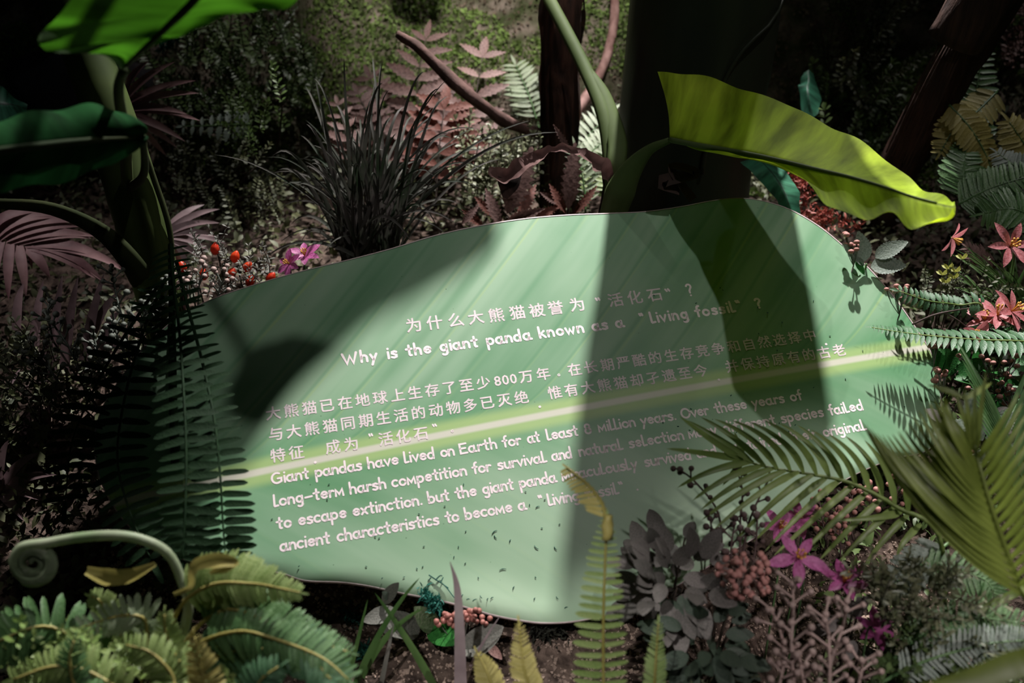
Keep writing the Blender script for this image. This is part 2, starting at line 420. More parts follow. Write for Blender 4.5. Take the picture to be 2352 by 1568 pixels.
# board face in its own axes: X along the lettering, Y up, Z out
BM = Matrix.Identity(4); BM.col[0] = (*EX, 0); BM.col[1] = (*EY, 0); BM.col[2] = (*PN, 0); BM.col[3] = (*(EO - BL), 1)
BI = BM.inverted()
mb.v = [tuple(BI @ Vector(p)) for p in mb.v]
# --- printed leaf material
def loc(x, y): return BI @ (PP(x, y) - BL)
m, n, N, L, P = nt('printed_leaf')
tc = N.new('ShaderNodeTexCoord'); sp = N.new('ShaderNodeSeparateXYZ'); L.new(tc.outputs['Object'], sp.inputs[0])
def MA(op, a, b=None, c=None, clamp=False):
    q = N.new('ShaderNodeMath'); q.operation = op; q.use_clamp = clamp
    for i, z in enumerate((a, b, c)):
        if z is None: continue
        if isinstance(z, (int, float)): q.inputs[i].default_value = z
        else: L.new(z, q.inputs[i])
    return q.outputs[0]
X, Y = sp.outputs[0], sp.outputs[1]
mpts = [loc(*q) for q in ((560, 1093), (800, 1040), (1200, 958), (1400, 925), (1700, 873), (1900, 837), (2130, 795))]
A_ = np.array([[q.x ** 2, q.x, 1] for q in mpts]); co = np.linalg.lstsq(A_, np.array([q.y for q in mpts]), rcond=None)[0]
ymid = MA('MULTIPLY_ADD', X, MA('MULTIPLY_ADD', X, float(co[0]), float(co[1])), float(co[2]))
dy = MA('SUBTRACT', Y, ymid); ad = MA('ABSOLUTE', dy)
# vein coordinate: above the rib veins climb to the right and bend along the rib near it
s1, s2 = loc(1410, 510), loc(1180, 850)
k_up = (s1.x - s2.x) / (s1.y - s2.y)
d0 = loc(1200, 1010); d1 = loc(1500, 1110); k_dn = (d1.x - d0.x) / (d1.y - d0.y)
bend = MA('MULTIPLY', MA('POWER', MA('ADD', ad, .02), -.6), .012)
up = MA('SUBTRACT', X, MA('MULTIPLY', dy, k_up)); up = MA('ADD', up, bend)
dn = MA('SUBTRACT', X, MA('MULTIPLY', dy, k_dn * .55)); dn = MA('ADD', dn, bend)
isup = MA('GREATER_THAN', dy, 0)
vc = MA('ADD', MA('MULTIPLY', up, isup), MA('MULTIPLY', dn, MA('SUBTRACT', 1, isup)))
def stretched(sx, sy, detail, off=0):
    cb = N.new('ShaderNodeCombineXYZ'); L.new(MA('MULTIPLY', vc, sx), cb.inputs[0]); L.new(MA('MULTIPLY', dy, sy), cb.inputs[1]); cb.inputs[2].default_value = off
    t = N.new('ShaderNodeTexNoise'); t.inputs['Scale'].default_value = 1; t.inputs['Detail'].default_value = detail; L.new(cb.outputs[0], t.inputs['Vector'])
    return t.outputs['Fac']
def mr(x, a, b, c=0, d=1, st='LINEAR'):
    q = N.new('ShaderNodeMapRange'); q.interpolation_type = st; L.new(x, q.inputs[0])
    for i, z in enumerate((a, b, c, d)): q.inputs[i + 1].default_value = z
    return q.outputs[0]
def mix(f, a, b, bt='MIX'):
    q = N.new('ShaderNodeMix'); q.data_type = 'RGBA'; q.blend_type = bt
    for i, z in ((0, f), (6, a), (7, b)):
        if isinstance(z, tuple): q.inputs[i].default_value = (*z, 1)
        elif isinstance(z, (int, float)): q.inputs[i].default_value = z
        else: L.new(z, q.inputs[i])
    return q.outputs[2]
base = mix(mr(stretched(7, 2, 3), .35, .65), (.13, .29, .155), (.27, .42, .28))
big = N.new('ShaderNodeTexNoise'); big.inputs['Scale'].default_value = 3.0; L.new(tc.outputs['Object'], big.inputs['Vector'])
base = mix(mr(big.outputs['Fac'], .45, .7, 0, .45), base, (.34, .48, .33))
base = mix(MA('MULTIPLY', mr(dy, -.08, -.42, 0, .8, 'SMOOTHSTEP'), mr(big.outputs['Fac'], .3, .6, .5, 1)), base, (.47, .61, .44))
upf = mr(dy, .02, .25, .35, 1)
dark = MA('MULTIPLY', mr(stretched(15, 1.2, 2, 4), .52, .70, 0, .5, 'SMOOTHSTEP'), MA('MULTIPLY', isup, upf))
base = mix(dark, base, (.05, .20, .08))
# regular side veins, dark with a pale yellow line
wv = MA('FRACT', MA('ADD', MA('MULTIPLY', vc, 9.5), MA('MULTIPLY', stretched(3, .5, 1, 8), 1.3)))
vl = mr(MA('ABSOLUTE', MA('SUBTRACT', wv, .5)), .0, .06, 1, 0, 'SMOOTHSTEP'); vd = mr(MA('ABSOLUTE', MA('SUBTRACT', wv, .42)), .0, .09, 1, 0, 'SMOOTHSTEP')
ups = MA('ADD', MA('MULTIPLY', isup, .75), .12)
base = mix(MA('MULTIPLY', MA('MULTIPLY', vd, ups), .38), base, (.06, .23, .10))
base = mix(MA('MULTIPLY', MA('MULTIPLY', vl, ups), MA('MULTIPLY', mr(stretched(4, 2, 2, 2), .4, .6), .55)), base, (.34, .48, .18))
base = mix(mr(ad, .02, .12, .45, 0, 'SMOOTHSTEP'), base, (.08, .27, .11))
bx = mr(X, -.62, -.42)
base = mix(MA('MULTIPLY', mr(ad, .014, .034, 1, 0, 'SMOOTHSTEP'), .8), base, (.38, .52, .20))
base = mix(mr(ad, .003, .0095, .95, 0, 'SMOOTHSTEP'), base, (.62, .60, .52))
spk = N.new('ShaderNodeTexVoronoi'); spk.inputs['Scale'].default_value = 38; L.new(tc.outputs['Object'], spk.inputs['Vector'])
sn = N.new('ShaderNodeTexNoise'); sn.inputs['Scale'].default_value = 260; L.new(tc.outputs['Object'], sn.inputs['Vector'])
base = mix(MA('MULTIPLY', mr(spk.outputs['Distance'], .03, .06, 1, 0), mr(sn.outputs['Fac'], .5, .6)), base, (.05, .12, .06))
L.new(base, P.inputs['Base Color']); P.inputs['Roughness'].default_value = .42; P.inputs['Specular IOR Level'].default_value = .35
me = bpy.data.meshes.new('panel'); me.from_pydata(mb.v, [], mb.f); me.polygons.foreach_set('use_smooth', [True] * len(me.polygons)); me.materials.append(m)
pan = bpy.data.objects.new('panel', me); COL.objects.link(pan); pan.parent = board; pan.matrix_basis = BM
me.update()
if me.polygons[0].normal.z < 0: me.flip_normals()
# rim and back
rb = MB(); TH = .007
for p in outl:
    q = p + PN * curl_h(p, 1); d = (p - ctr).normalized()
    for h in (-TH, .0008): rb.v.append(tuple(q + PN * h + d * .0))
    rb.v.append(tuple(q + PN * .0008 + d * .0022)); rb.v.append(tuple(q - PN * TH + d * .0022))
for k in range(nO):
    a, b = k * 4, ((k + 1) % nO) * 4
    for (i, j) in ((1, 2), (2, 3), (3, 0)): rb.f.append((a + i, a + j, b + j, b + i))
cb_ = len(rb.v); rb.v.append(tuple(ctr - PN * TH))
for k in range(nO): rb.f.append((k * 4, cb_, ((k + 1) % nO) * 4))
part('rim', rb, M['rim'], board, 'pale pink cut edge of the board')
for q in (loc(700, 1180), loc(1700, 1050), loc(1000, 620), loc(1750, 600)):
    a = BL + (BM @ Vector((q.x, q.y, 0))) - PN * TH; g = ground(a); s = MB(); tube(s, [g - Vector((0, 0, .03)), a], [.012], 8, 3); part('support_post', s, M['metal'], board)

# ---------------------------------------------------------------- lettering
def arc(cx, cy, rx, ry, a0, a1, n=12): return [(cx + rx * math.cos(math.radians(a0 + (a1 - a0) * i / n)), cy + ry * math.sin(math.radians(a0 + (a1 - a0) * i / n))) for i in range(n + 1)]
G = {
 'a': (1.0, [arc(.42, .47, .36, .47, 62, 300), [(.72, .98), (.70, .3), (.78, .08), (.95, .04)], [(.55, .07), (.70, .3)]]),
 'b': (.95, [[(.10, 1.75), (.12, 0)], arc(.42, .46, .34, .46, 140, -150)]),
 'c': (.85, [arc(.45, .5, .36, .47, 50, 310)]),
 'd': (1.0, [arc(.42, .46, .34, .46, 50, 330), [(.76, 1.75), (.74, .0)]]),
 'e': (.92, [[(.13, .52), (.78, .58)], arc(.46, .52, .33, .46, 10, 320)]),
 'f': (.72, [arc(.58, 1.35, .22, .34, 80, 180) + [(.35, 0)], [(.08, .95), (.62, .98)]]),
 'g': (.95, [arc(.42, .5, .32, .44, 50, 330), [(.74, .95), (.74, -.3)] + arc(.46, -.3, .28, .30, 0, -140)]),
 'h': (.92, [[(.12, 1.75), (.12, 0)], [(.12, .5)] + arc(.43, .56, .30, .40, 150, 0) + [(.74, 0)]]),
 'i': (.36, [[(.16, .95), (.17, 0)], [(.17, 1.45), (.18, 1.47)]]),
 'k': (.85, [[(.12, 1.7), (.12, 0)], [(.66, 1.0), (.14, .45), (.40, .5), (.74, 0)]]),
 'l': (.62, [[(.12, 1.7), (.10, .10), (.16, 0), (.52, .06)]]),
 'm': (1.15, [[(.12, 0), (.14, .95), (.52, .25), (.90, .98), (.98, 0)]]),
 'n': (.90, [[(.12, .95), (.12, 0)], [(.12, .5)] + arc(.43, .53, .29, .42, 150, 0) + [(.73, 0)]]),
 'o': (.92, [arc(.45, .48, .35, .45, 0, 360, 18)]),
 'p': (.95, [[(.10, .95), (.12, -.72)], arc(.43, .50, .34, .45, 150, -150)]),
 'r': (.66, [[(.12, .95), (.13, 0)], [(.13, .48)] + arc(.42, .55, .27, .38, 150, 50)]),
 's': (.78, [[(.64, .85), (.45, .97), (.18, .88), (.16, .66), (.40, .52), (.62, .38), (.60, .12), (.36, .0), (.10, .10)]]),
 't': (.78, [[(.38, 1.55), (.38, .15), (.46, .02), (.58, .02)], [(.06, .98), (.66, 1.02)]]),
 'u': (.90, [[(.12, .95)] + arc(.42, .38, .30, .38, 180, 340) + [(.74, .95)], [(.74, .5), (.74, 0)]]),
 'v': (.82, [[(.08, .95), (.40, .02), (.72, .97)]]),
 'w': (1.15, [[(.08, .95), (.32, .02), (.56, .72), (.82, .02), (1.06, .97)]]),
 'x': (.85, [[(.10, .93), (.72, .02)], [(.70, .95), (.10, .02)]]),
 'y': (.85, [[(.10, .95), (.42, .10)], [(.76, .97), (.40, .08), (.20, -.62)]]),
 'W': (1.75, [[(.08, 1.55), (.52, .0), (.88, 1.15), (1.22, .0), (1.62, 1.6)]]),
 'G': (1.45, [arc(.72, .78, .58, .78, 58, 300) + [(1.22, .22), (1.24, .72), (.82, .70)]]),
 'E': (1.05, [[(.92, 1.55), (.14, 1.52), (.16, .02), (.96, .04)], [(.16, .80), (.80, .82)]]),
 'O': (1.35, [arc(.66, .78, .54, .76, 0, 360, 20)]),
 '8': (.95, [arc(.46, 1.18, .28, .34, 0, 360, 14), arc(.46, .42, .35, .42, 0, 360, 14)]),
 '-': (1.0, [[(.12, .55), (.88, .62)]]), '.': (.4, [[(.15, .06), (.17, .07)]]), ',': (.4, [[(.15, .06), (.17, .07)]]),
 '“': (.85, [[(.18, 1.42), (.10, 1.68)], [(.50, 1.42), (.42, 1.68)]]),
 '”': (.85, [[(.22, 1.42), (.10, 1.68)], [(.55, 1.42), (.43, 1.68)]]),
 '?': (.85, [arc(.42, 1.28, .28, .32, 160, -60) + [(.42, .72), (.42, .45)], [(.42, .08), (.43, .09)]]),
}
HLIFT = .0004
def ptw(u, v, x, y):                       # text-plane point: (u,v) anchor plus offsets in units of one character
    a = uv2w(u, v); q = a + EX * (x * UN) + EY * (y * UN)
    return q + PN * HLIFT
def stroke(mb, pl, hw, tf):
    m = len(pl); c = [Vector((a, b, 0)) for a, b in pl]; L_ = []; R_ = []
    for i in range(m):
        d1 = (c[i] - c[i - 1]).normalized() if i else (c[1] - c[0]).normalized()
        d2 = (c[i + 1] - c[i]).normalized() if i < m - 1 else d1
        d = (d1 + d2); d = d.normalized() if d.length > .2 else d1
        k = hw / max(.55, d.dot(d1)); nrm = Vector((-d.y, d.x, 0)) * k
        L_.append(c[i] + nrm); R_.append(c[i] - nrm)
    o = len(mb.v); mb.v += [tuple(tf(q)) for q in L_] + [tuple(tf(q)) for q in R_]
    for i in range(m - 1): mb.f.append((o + i, o + m + i, o + m + i + 1, o + i + 1))
    for e, dd in ((c[0], c[0] - c[1]), (c[-1], c[-1] - c[-2])):
        o = len(mb.v); a0 = math.atan2(dd.y, dd.x)
        mb.v.append(tuple(tf(e)))
        for k in range(7):
            a = a0 - PI / 2 + PI * k / 6; mb.v.append(tuple(tf(e + Vector((math.cos(a), math.sin(a), 0)) * hw)))
        for k in range(6): mb.f.append((o, o + 1 + k, o + 2 + k))
def vline(b0, b1, px):                      # u,v of the point with pixel x on the baseline
    (u0, v0), (u1, v1) = px2uv(*b0), px2uv(*b1)
    lo, hi = -5, 60
    for _ in range(40):
        m_ = (lo + hi) / 2; t = (m_ - u0) / (u1 - u0)
        if uv2px(m_, v0 + (v1 - v0) * t)[0] < px: lo = m_
        else: hi = m_
    t = (lo - u0) / (u1 - u0); return lo, v0 + (v1 - v0) * t
def english(words, b0, b1, xh, hw):
    mb = MB()
    for wd, x0, x1 in words:
        (ua, va), (ub, vb) = vline(b0, b1, x0), vline(b0, b1, x1)
        total = sum(G[c][0] for c in wd) - .12
        s = (ub - ua) / total; x = 0
        if len(wd) == 1 and wd in '“”.,': s = xh
        for c in wd:
            adv, st = G[c]
            for pl in st:
                pl2 = [(x * s + (a - .06) * min(s, xh * 1.25), b * xh) for a, b in pl]
                tl = vb - va
                stroke(mb, pl2, hw, lambda q: ptw(ua + q.x, va + tl * (q.x / max(.01, ub - ua)), 0, q.y))
            x += adv
    part('lettering', mb, M['letter'], board, kind='stuff', smooth=False)
english([('Why', 788, 869), ('is', 891, 916), ('the', 935, 994), ('giant', 1013, 1100), ('panda', 1120, 1223), ('known', 1240, 1345), ('as', 1363, 1399), ('a', 1417, 1437), ('“', 1474, 1486), ('living', 1497, 1585), ('fossil', 1600, 1692), ('”', 1696, 1710), ('?', 1738, 1753)], (788, 837), (1690, 715), .42, .074)
english([('Giant', 624, 710), ('pandas', 725.5, 832), ('have', 846, 917), ('lived', 930, 1001), ('on', 1014, 1045), ('Earth', 1057, 1144), ('for', 1156, 1198), ('at', 1214, 1241), ('least', 1258, 1329), ('8', 1345, 1361), ('million', 1376, 1461), ('years.', 1474, 1555), ('Over', 1567, 1629), ('these', 1644, 1717), ('years', 1730, 1804), ('of', 1818, 1844)], (640, 1108.7), (1825, 919.8), .37, .058)
english([('long-term', 630, 792), ('harsh', 804.5, 888.6), ('competition', 901.5, 1073.8), ('for', 1087, 1129), ('survival', 1145, 1256.6), ('and', 1270, 1315.6), ('natural', 1331.6, 1431.4), ('selection', 1447, 1572.7), ('many', 1583.5, 1647.6), ('different', 1664, 1783), ('species', 1797, 1893.7), ('failed', 1906.5, 1986)], (635, 1162), (1981.5, 940.5), .37, .058)
english([('to', 637, 671), ('escape', 687, 797.4), ('extinction,', 812, 972), ('but', 985, 1033), ('the', 1048, 1096), ('giant', 1110.6, 1180.7), ('panda', 1195.3, 1279), ('miraculously', 1292, 1465), ('survived', 1483, 1590), ('and', 1603.6, 1649), ('maintained', 1662.6, 1800), ('their', 1817, 1878), ('original', 1893.7, 1991)], (646, 1212.7), (1986, 986.4), .37, .058)
english([('ancient', 645, 758.6), ('characteristics', 776, 1010), ('to', 1025.5, 1055), ('become', 1070, 1178), ('a', 1193, 1210), ('“', 1241, 1253), ('living', 1261, 1332), ('fossil', 1347, 1422), ('”', 1426, 1436), ('.', 1463, 1470)], (649, 1264.8), (1419, 1133), .37, .058)
_g = {}
def glyph(ch):
    if ch not in _g:
        c = bpy.data.curves.new('t', 'FONT'); c.body = ch; c.size = 1; c.resolution_u = 2
        o = bpy.data.objects.new('t', c); COL.objects.link(o)
        dg = bpy.context.evaluated_depsgraph_get(); dg.update(); me = bpy.data.meshes.new_from_object(o.evaluated_get(dg))
        v = [tuple(q.co) for q in me.vertices]; f = [tuple(p.vertices) for p in me.polygons]
        bpy.data.objects.remove(o); bpy.data.curves.remove(c); bpy.data.meshes.remove(me)
        # round and thicken the strokes: a thin ribbon along every outline edge
        cnt = {}
        for p in f:
            for i in range(len(p)):
                e = (p[i], p[(i + 1) % len(p)]); k = (min(e), max(e)); cnt[k] = cnt.get(k, 0) + 1
        hw = .017
        for (i, j), c_ in cnt.items():
            if c_ != 1: continue
            a, b = Vector(v[i]), Vector(v[j]); d = b - a
            if d.length < 1e-5: continue
            d.normalize(); nn = Vector((-d.y, d.x, 0)) * hw; o = len(v)
            v += [tuple(a + nn), tuple(a - nn), tuple(b - nn), tuple(b + nn)] + [tuple(b + Vector((math.cos(q * PI / 3), math.sin(q * PI / 3), 0)) * hw) for q in range(6)]
            f += [(o, o + 1, o + 2, o + 3), tuple(range(o + 4, o + 10))]
        _g[ch] = (v, f)
    return _g[ch]
def chinese(items, size):
    mb = MB()
    for ch, u, v in items:
        gv, gf = glyph(ch)
        if not gv: continue
        xs = [q[0] for q in gv]; ys = [q[1] for q in gv]; cx = (min(xs) + max(xs)) / 2
        sm = ch in '，。？“”'
        cy = .36 if not sm else .36
        dx = 0
        o = len(mb.v); mb.v += [tuple(ptw(u, v, (a - cx) * size, (b - cy) * size)) for a, b, _ in gv]; mb.f += [tuple(i + o for i in q) for q in gf]
    part('lettering', mb, M['letter'], board, kind='stuff', smooth=False)
def quotes(mb_items, size): 
    mb = MB()
    for kind, u, v in mb_items:
        if kind == '。': 
            stroke(mb, [(.07 * math.cos(a * PI / 5), .07 * math.sin(a * PI / 5)) for a in range(11)], .028, lambda q: ptw(u, v, q.x * size, q.y * size - .22 * size)); continue
        for pl in G[kind][1]: stroke(mb, [((a - .3) * .45, (b - .78) * .45) for a, b in pl], .085 if kind == '.' else .055, lambda q: ptw(u, v, q.x * size, q.y * size))
    part('lettering', mb, M['letter'], board, kind='stuff', smooth=False)
t1 = [('为',950,747),('什',998,741),('么',1047,735),('大',1093,729),('熊',1140,724),('猫',1188,718),('被',1233,713),('誉',1276,707),('为',1325,700),('活',1414,689),('化',1458,683),('石',1503,677)]
chinese([(c, *px2uv(x, y)) for c, x, y in t1], 1.0)
quotes([('“', *px2uv(1376, 700)), ('”', *px2uv(1536, 679)), ('?', *px2uv(1581, 667))], 1.15)
t2 = list(zip('大熊猫已在地球上生存了至少', range(13))) + list(zip('万年', (14.55, 15.6))) + list(zip('在长期严酷的生存竞争和自然选择中', [17.5 + i for i in range(16)]))
chinese([(c, u, 0) for c, u in t2], .86)
chinese([(c, u, .0) for c, u in (('8', 12.85), ('0', 13.32), ('0', 13.79))], .86)
quotes([('。', 16.5, 0), ('.', 33.4, .35)], .9)
t3 = list(zip('与大熊猫同期生活的动物多已灭绝', range(15))) + list(zip('惟有大熊猫却孑遗至今', range(16, 26))) + list(zip('并保持原有的古老', range(27, 35)))
chinese([(c, u, 1) for c, u in t3], .86)
quotes([('.', 15, 1.35), ('.', 26, 1.35)], .9)
chinese([(c, u, 2) for c, u in (('特', 0), ('征', 1), ('成', 3), ('为', 4), ('活', 5.95), ('化', 6.93), ('石', 7.92))], .86)
quotes([('.', 2, 2.35), ('“', 5.15, 1.95), ('”', 8.75, 1.95), ('。', 9.7, 1.95)], .9)

# ---------------------------------------------------------------- plants: shared builders
def Q(*pts): return [W(*p) for p in pts]
def ribbon(mb, pts, wid, nrm=None, fold=.25, n=None, prof=None):
    P = cr(pts, n or len(pts) * 4); o = len(mb.v); m = len(P)
    N0 = nrm or (TOCAM + Vector((0, 0, .5))).normalized()
    for i, p in enumerate(P):
        t = i / (m - 1); tg = (P[min(i + 1, m - 1)] - P[max(i - 1, 0)]).normalized()
        s = tg.cross(N0)
        s = s.normalized() if s.length > .05 else Vector((1, 0, 0)); nn = s.cross(tg)
        w_ = (prof(t) if prof else lerp_list(wid, t)) / 2 if not prof else prof(t) * wid[0] / 2
        mb.v += [tuple(p - s * w_ + nn * w_ * fold), tuple(p), tuple(p + s * w_ + nn * w_ * fold)]
    for i in range(m - 1):
        a = o + i * 3; mb.f += [(a, a + 1, a + 4, a + 3), (a + 1, a + 2, a + 5, a + 4)]
    return P
BL_ = lambda t: min(1, .7 + t) * (1 - t) ** .55
def bez(a, b, c, n=8): return [a * (1 - t) ** 2 + b * 2 * t * (1 - t) + c * t * t for t in [i / (n - 1) for i in range(n)]]
def twigs(key, mat, leafw, L, n, prof='obovate', spread=.9, stemlen=.09, curl=.15, whorl=3):
    """three stock twigs per key: (stem mesh, leaves mesh)"""
    k = ('tw', key)
    if k in _c: return _c[k]
    V = leaf_tpl(w=leafw, prof=prof, fold=.2, curl=curl, seg=4); res = []
    for q in range(4):
        st, lv = MB(), MB(); bend = rv(.25)
        pts = [Vector((0, 0, 0)), Vector((bend.x * .3, bend.y * .3, .5)) * stemlen, Vector((bend.x, bend.y, 1)) * stemlen]
        P = tube(st, pts, [.0016, .0007], 4, 7)
        for i in range(n):
            t = .12 + .88 * i / (n - 1); p = P[0].lerp(P[-1], t) if t >= 1 else lerp_list(P, t)
            for h in range(whorl):
                a = 2 * PI * h / whorl + i * 2.1 + random.uniform(-.3, .3)
                d = Vector((math.cos(a) * spread, math.sin(a) * spread, .35 + t * .6)); l = L * (1.1 - .35 * t) * random.uniform(.75, 1.2)
                lv.add(*V, frame(p, d, Vector((0, 0, 1)) + rv(.3), l))
        if True:
            lv.add(*V, frame(P[-1], Vector((bend.x, bend.y, 1)), Vector((0, -1, .3)), L * .8))
        res.append((st.mesh('twig', M['dkstem']), lv.mesh('leaves', mat)))
    _c[k] = res; return res
def shrub(name, label, cat, base, places, tw, size=(.8, 1.3), lean=.5, group=None, up=Vector((0, -.35, 1))):
    """places = where twig tips sit; each twig is a part carrying its leaves"""
    r = thing(name, label, cat, ground(base), group)
    for p in places:
        st, lv = random.choice(tw)
        d = (up + rv(lean)).normalized(); s = random.uniform(*size)
        m = frame(p, Vector((1, 0, 0)) - d * d.x, d, s); x = m.col[0].xyz; 
        a = random.uniform(0, 2 * PI); mm = Matrix.Translation(p) @ d.to_track_quat('Z', 'Y').to_matrix().to_4x4() @ Matrix.Rotation(a, 4, 'Z') @ Matrix.Scale(s, 4)
        t = inst('twig', st, mm, r)
        l = bpy.data.objects.new('leaves', lv); COL.objects.link(l); l.parent = t; l['kind'] = 'stuff'
    # main branches from the base
    mb = MB(); g = r.location
    for p in random.sample(places, min(len(places), 7)): tube(mb, [g - Vector((0, 0, .02)), g.lerp(p, .5) + rv(.02), p], [.005, .002], 5, 8)
    part('branches', mb, M['dkstem'], r)
    return r
def scatter(poly, n, dlo, dhi, fn=None):
    """n places seen inside a picture polygon, at given distances (or on the terrain)"""
    xs = [p[0] for p in poly]; ys = [p[1] for p in poly]; out = []
    while len(out) < n:
        x, y = random.uniform(min(xs), max(xs)), random.uniform(min(ys), max(ys)); c = False; j = len(poly) - 1
        for i in range(len(poly)):
            if (poly[i][1] > y) != (poly[j][1] > y) and x < (poly[j][0] - poly[i][0]) * (y - poly[i][1]) / (poly[j][1] - poly[i][1]) + poly[i][0]: c = not c
            j = i
        if c: out.append(fn(x, y) if fn else W(x, y, random.uniform(dlo, dhi)))
    return out
def onT(lo, hi): return lambda x, y: T(x, y) + Vector((0, 0, random.uniform(lo, hi))) * 1.0
def berryspray(root, pts, rad, n, brad, mat, smat, length, name='berry', neck=True, spread=1.0, topfan=0):
    mb = MB(); P = tube(mb, pts, rad, 5); 
    me = ballmesh(name, mat); ends = []
    for i in range(n):
        t = .2 + .8 * i / max(1, n - 1); p = lerp_list(P, t); tg = (P[min(len(P) - 1, int(t * (len(P) - 1)) + 1)] - P[max(0, int(t * (len(P) - 1)) - 1)]).normalized()
        a = i * 2.4; s = tg.cross(TOCAM).normalized(); u = s.cross(tg)
        d = (s * math.cos(a) + u * math.sin(a) * .6) * spread + tg * .7
        e = p + d.normalized() * length * random.uniform(.6, 1.15) * (1.1 - .4 * t)
        if neck: tube(mb, [p, p.lerp(e, .6) + tg * .001, e], [rad[-1] * 1.0, rad[-1] * 1.0, brad * .75], 5, 6)
        ends.append((e, d))
    ends.append((P[-1], P[-1] - P[-2]))
    st = part('stalk', mb, smat, root)
    for e, d in ends:
        s = brad * random.uniform(.8, 1.15); inst(name, me, frame(e, d, TOCAM, s, s, s), st)
    return st
def flower(root, c, nrm, size, pmat, n=6, w=.42, cup=.25, smat=None, stem=None, rot=0, curl=.25):
    nrm = nrm.normalized(); a0 = nrm.cross(Vector((.2, .3, 1))).normalized(); b0 = nrm.cross(a0)
    me = tplmesh(f'petal_{w}_{curl}', pmat, w=w, prof='petal', fold=.25, curl=curl, seg=7)
    fl = MB(); 
    for k in range(7):
        q = 2 * PI * k / 7; e = c + nrm * size * .5 + (a0 * math.cos(q) + b0 * math.sin(q)) * size * .16
        tube(fl, [c, c.lerp(e, .6), e], [.0006 * size / .03, .0006 * size / .03, .0014 * size / .03], 4, 5)
    f = part('stamens', fl, smat or M['stamen'], root)
    for k in range(n):
        q = rot + 2 * PI * k / n; d = a0 * math.cos(q) + b0 * math.sin(q) + nrm * cup
        inst('petal', me, frame(c, d, nrm - d * .3, size * random.uniform(.85, 1.1)), root)
    if stem:
        mb = MB(); tube(mb, stem + [c], [.002, .0014], 5); part('stem', mb, M['fern'], root)
def leafplant(root, items, mat, w=.55, prof='ovate', teeth=0, curl=.15, smat=None, name='leaf', fold=.2, tdepth=.25):
    """items: (base, tip, normal, widthscale)"""
    for it in items:
        a, b, nn = it[0], it[1], it[2] if it[2] is not None else TOCAM; ws = it[3] if len(it) > 3 else 1
        L = (b - a).length; me = tplmesh(f'{name}_{w}_{prof}_{teeth}_{curl}', mat, w=w, prof=prof, fold=fold, curl=curl, teeth=teeth, tdepth=tdepth, seg=10)
        inst(name, me, frame(a, b - a, nn, L, L * ws), root)

# ---------------------------------------------------------------- moss and crumbs on the ground
def mossfield(name, label, mat, n, fn, L, seg=2, w=.6):
    mb = MB(); V = leaf_tpl(w=w, prof='ovate', fold=.3, curl=.3, seg=seg)
    for _ in range(n):
        p = fn()
        if p is None: continue
        mb.add(*V, frame(p, rv(1) + Vector((0, -.3, .5)), rv(1), L * random.uniform(.6, 1.4)))
    o = part(name, mb, mat, None, label, 'stuff'); o['category'] = 'moss'
def bankpt(sel):
    def f():
        for _ in range(20):
            x, y = random.uniform(-1.7, 1.7), random.uniform(2.35, 3.35)
            v = noise.noise(Vector((x * 2.4, y * 2.4, 1.5))) + .35 * noise.noise(Vector((x * 9, y * 9, 2)))
            if (v > .02) == sel: return Vector((x, y, hgt(x, y) + random.uniform(0, .012)))
    return f
mossfield('moss', 'green moss carpeting the rocky bank at the back', M['moss'], 42000, bankpt(True), .013)
mossfield('brown_moss', 'brown dried moss on the rocky bank at the back', M['mossbr'], 20000, bankpt(False), .012)
cr_mb = MB(); OCT = ([(1, 0, 0), (-1, 0, 0), (0, 1, 0), (0, -1, 0), (0, 0, 1), (0, 0, -1)], [(0, 2, 4), (2, 1, 4), (1, 3, 4), (3, 0, 4), (2, 0, 5), (1, 2, 5), (3, 1, 5), (0, 3, 5)])
for _ in range(12000):
    x, y = random.uniform(-.75, .8), random.uniform(.72, 1.25); s = random.uniform(.0012, .0042) * random.choice((1, 1, 1.5))
    cr_mb.add(OCT[0], OCT[1], Matrix.Translation((x, y, hgt(x, y) + s * .3)) @ Matrix.Rotation(random.uniform(0, 6), 4, rv(1).normalized()) @ Matrix.Diagonal((s, s * random.uniform(.6, 1.3), s * .8, 1)))
o = part('soil_crumbs', cr_mb, M['crumb'], None, 'loose tan soil crumbs on the ground below the board', 'stuff', smooth=False); o['category'] = 'soil'
def cover(name, label, n, xr, yr, mat, L, prof='ovate', up=.05, w=.5):
    mb = MB(); V = leaf_tpl(w=w, prof=prof, fold=.25, curl=.25, seg=3)
    for _ in range(n):
        x, y = random.uniform(*xr), random.uniform(*yr); p = Vector((x, y, hgt(x, y) + random.uniform(0, up)))
        bi = BI @ (p - BL)
        if bi.z > -.03 and abs(bi.y) < .5 and -.7 < bi.x < 1.1: continue
        mb.add(*V, frame(p, rv(1) + Vector((0, -.2, .6)), rv(.6) + Vector((0, 0, 1)), L * random.uniform(.5, 1.5)))
    o = part(name, mb, mat, None, label, 'stuff'); o['category'] = 'undergrowth'
cover('undergrowth', 'dark tangle of small olive leaves behind the board', 9000, (-1.7, 1.8), (1.7, 2.6), M['olive'], .022, up=.09)
cover('undergrowth', 'low leafy tangle in the dark at the left of the board', 4000, (-1.5, -.55), (.9, 1.8), M['olive'], .022, up=.08)
cover('undergrowth', 'low leafy tangle in the dark at the right of the board', 5000, (.55, 1.6), (.8, 1.9), M['box'], .02, up=.08)

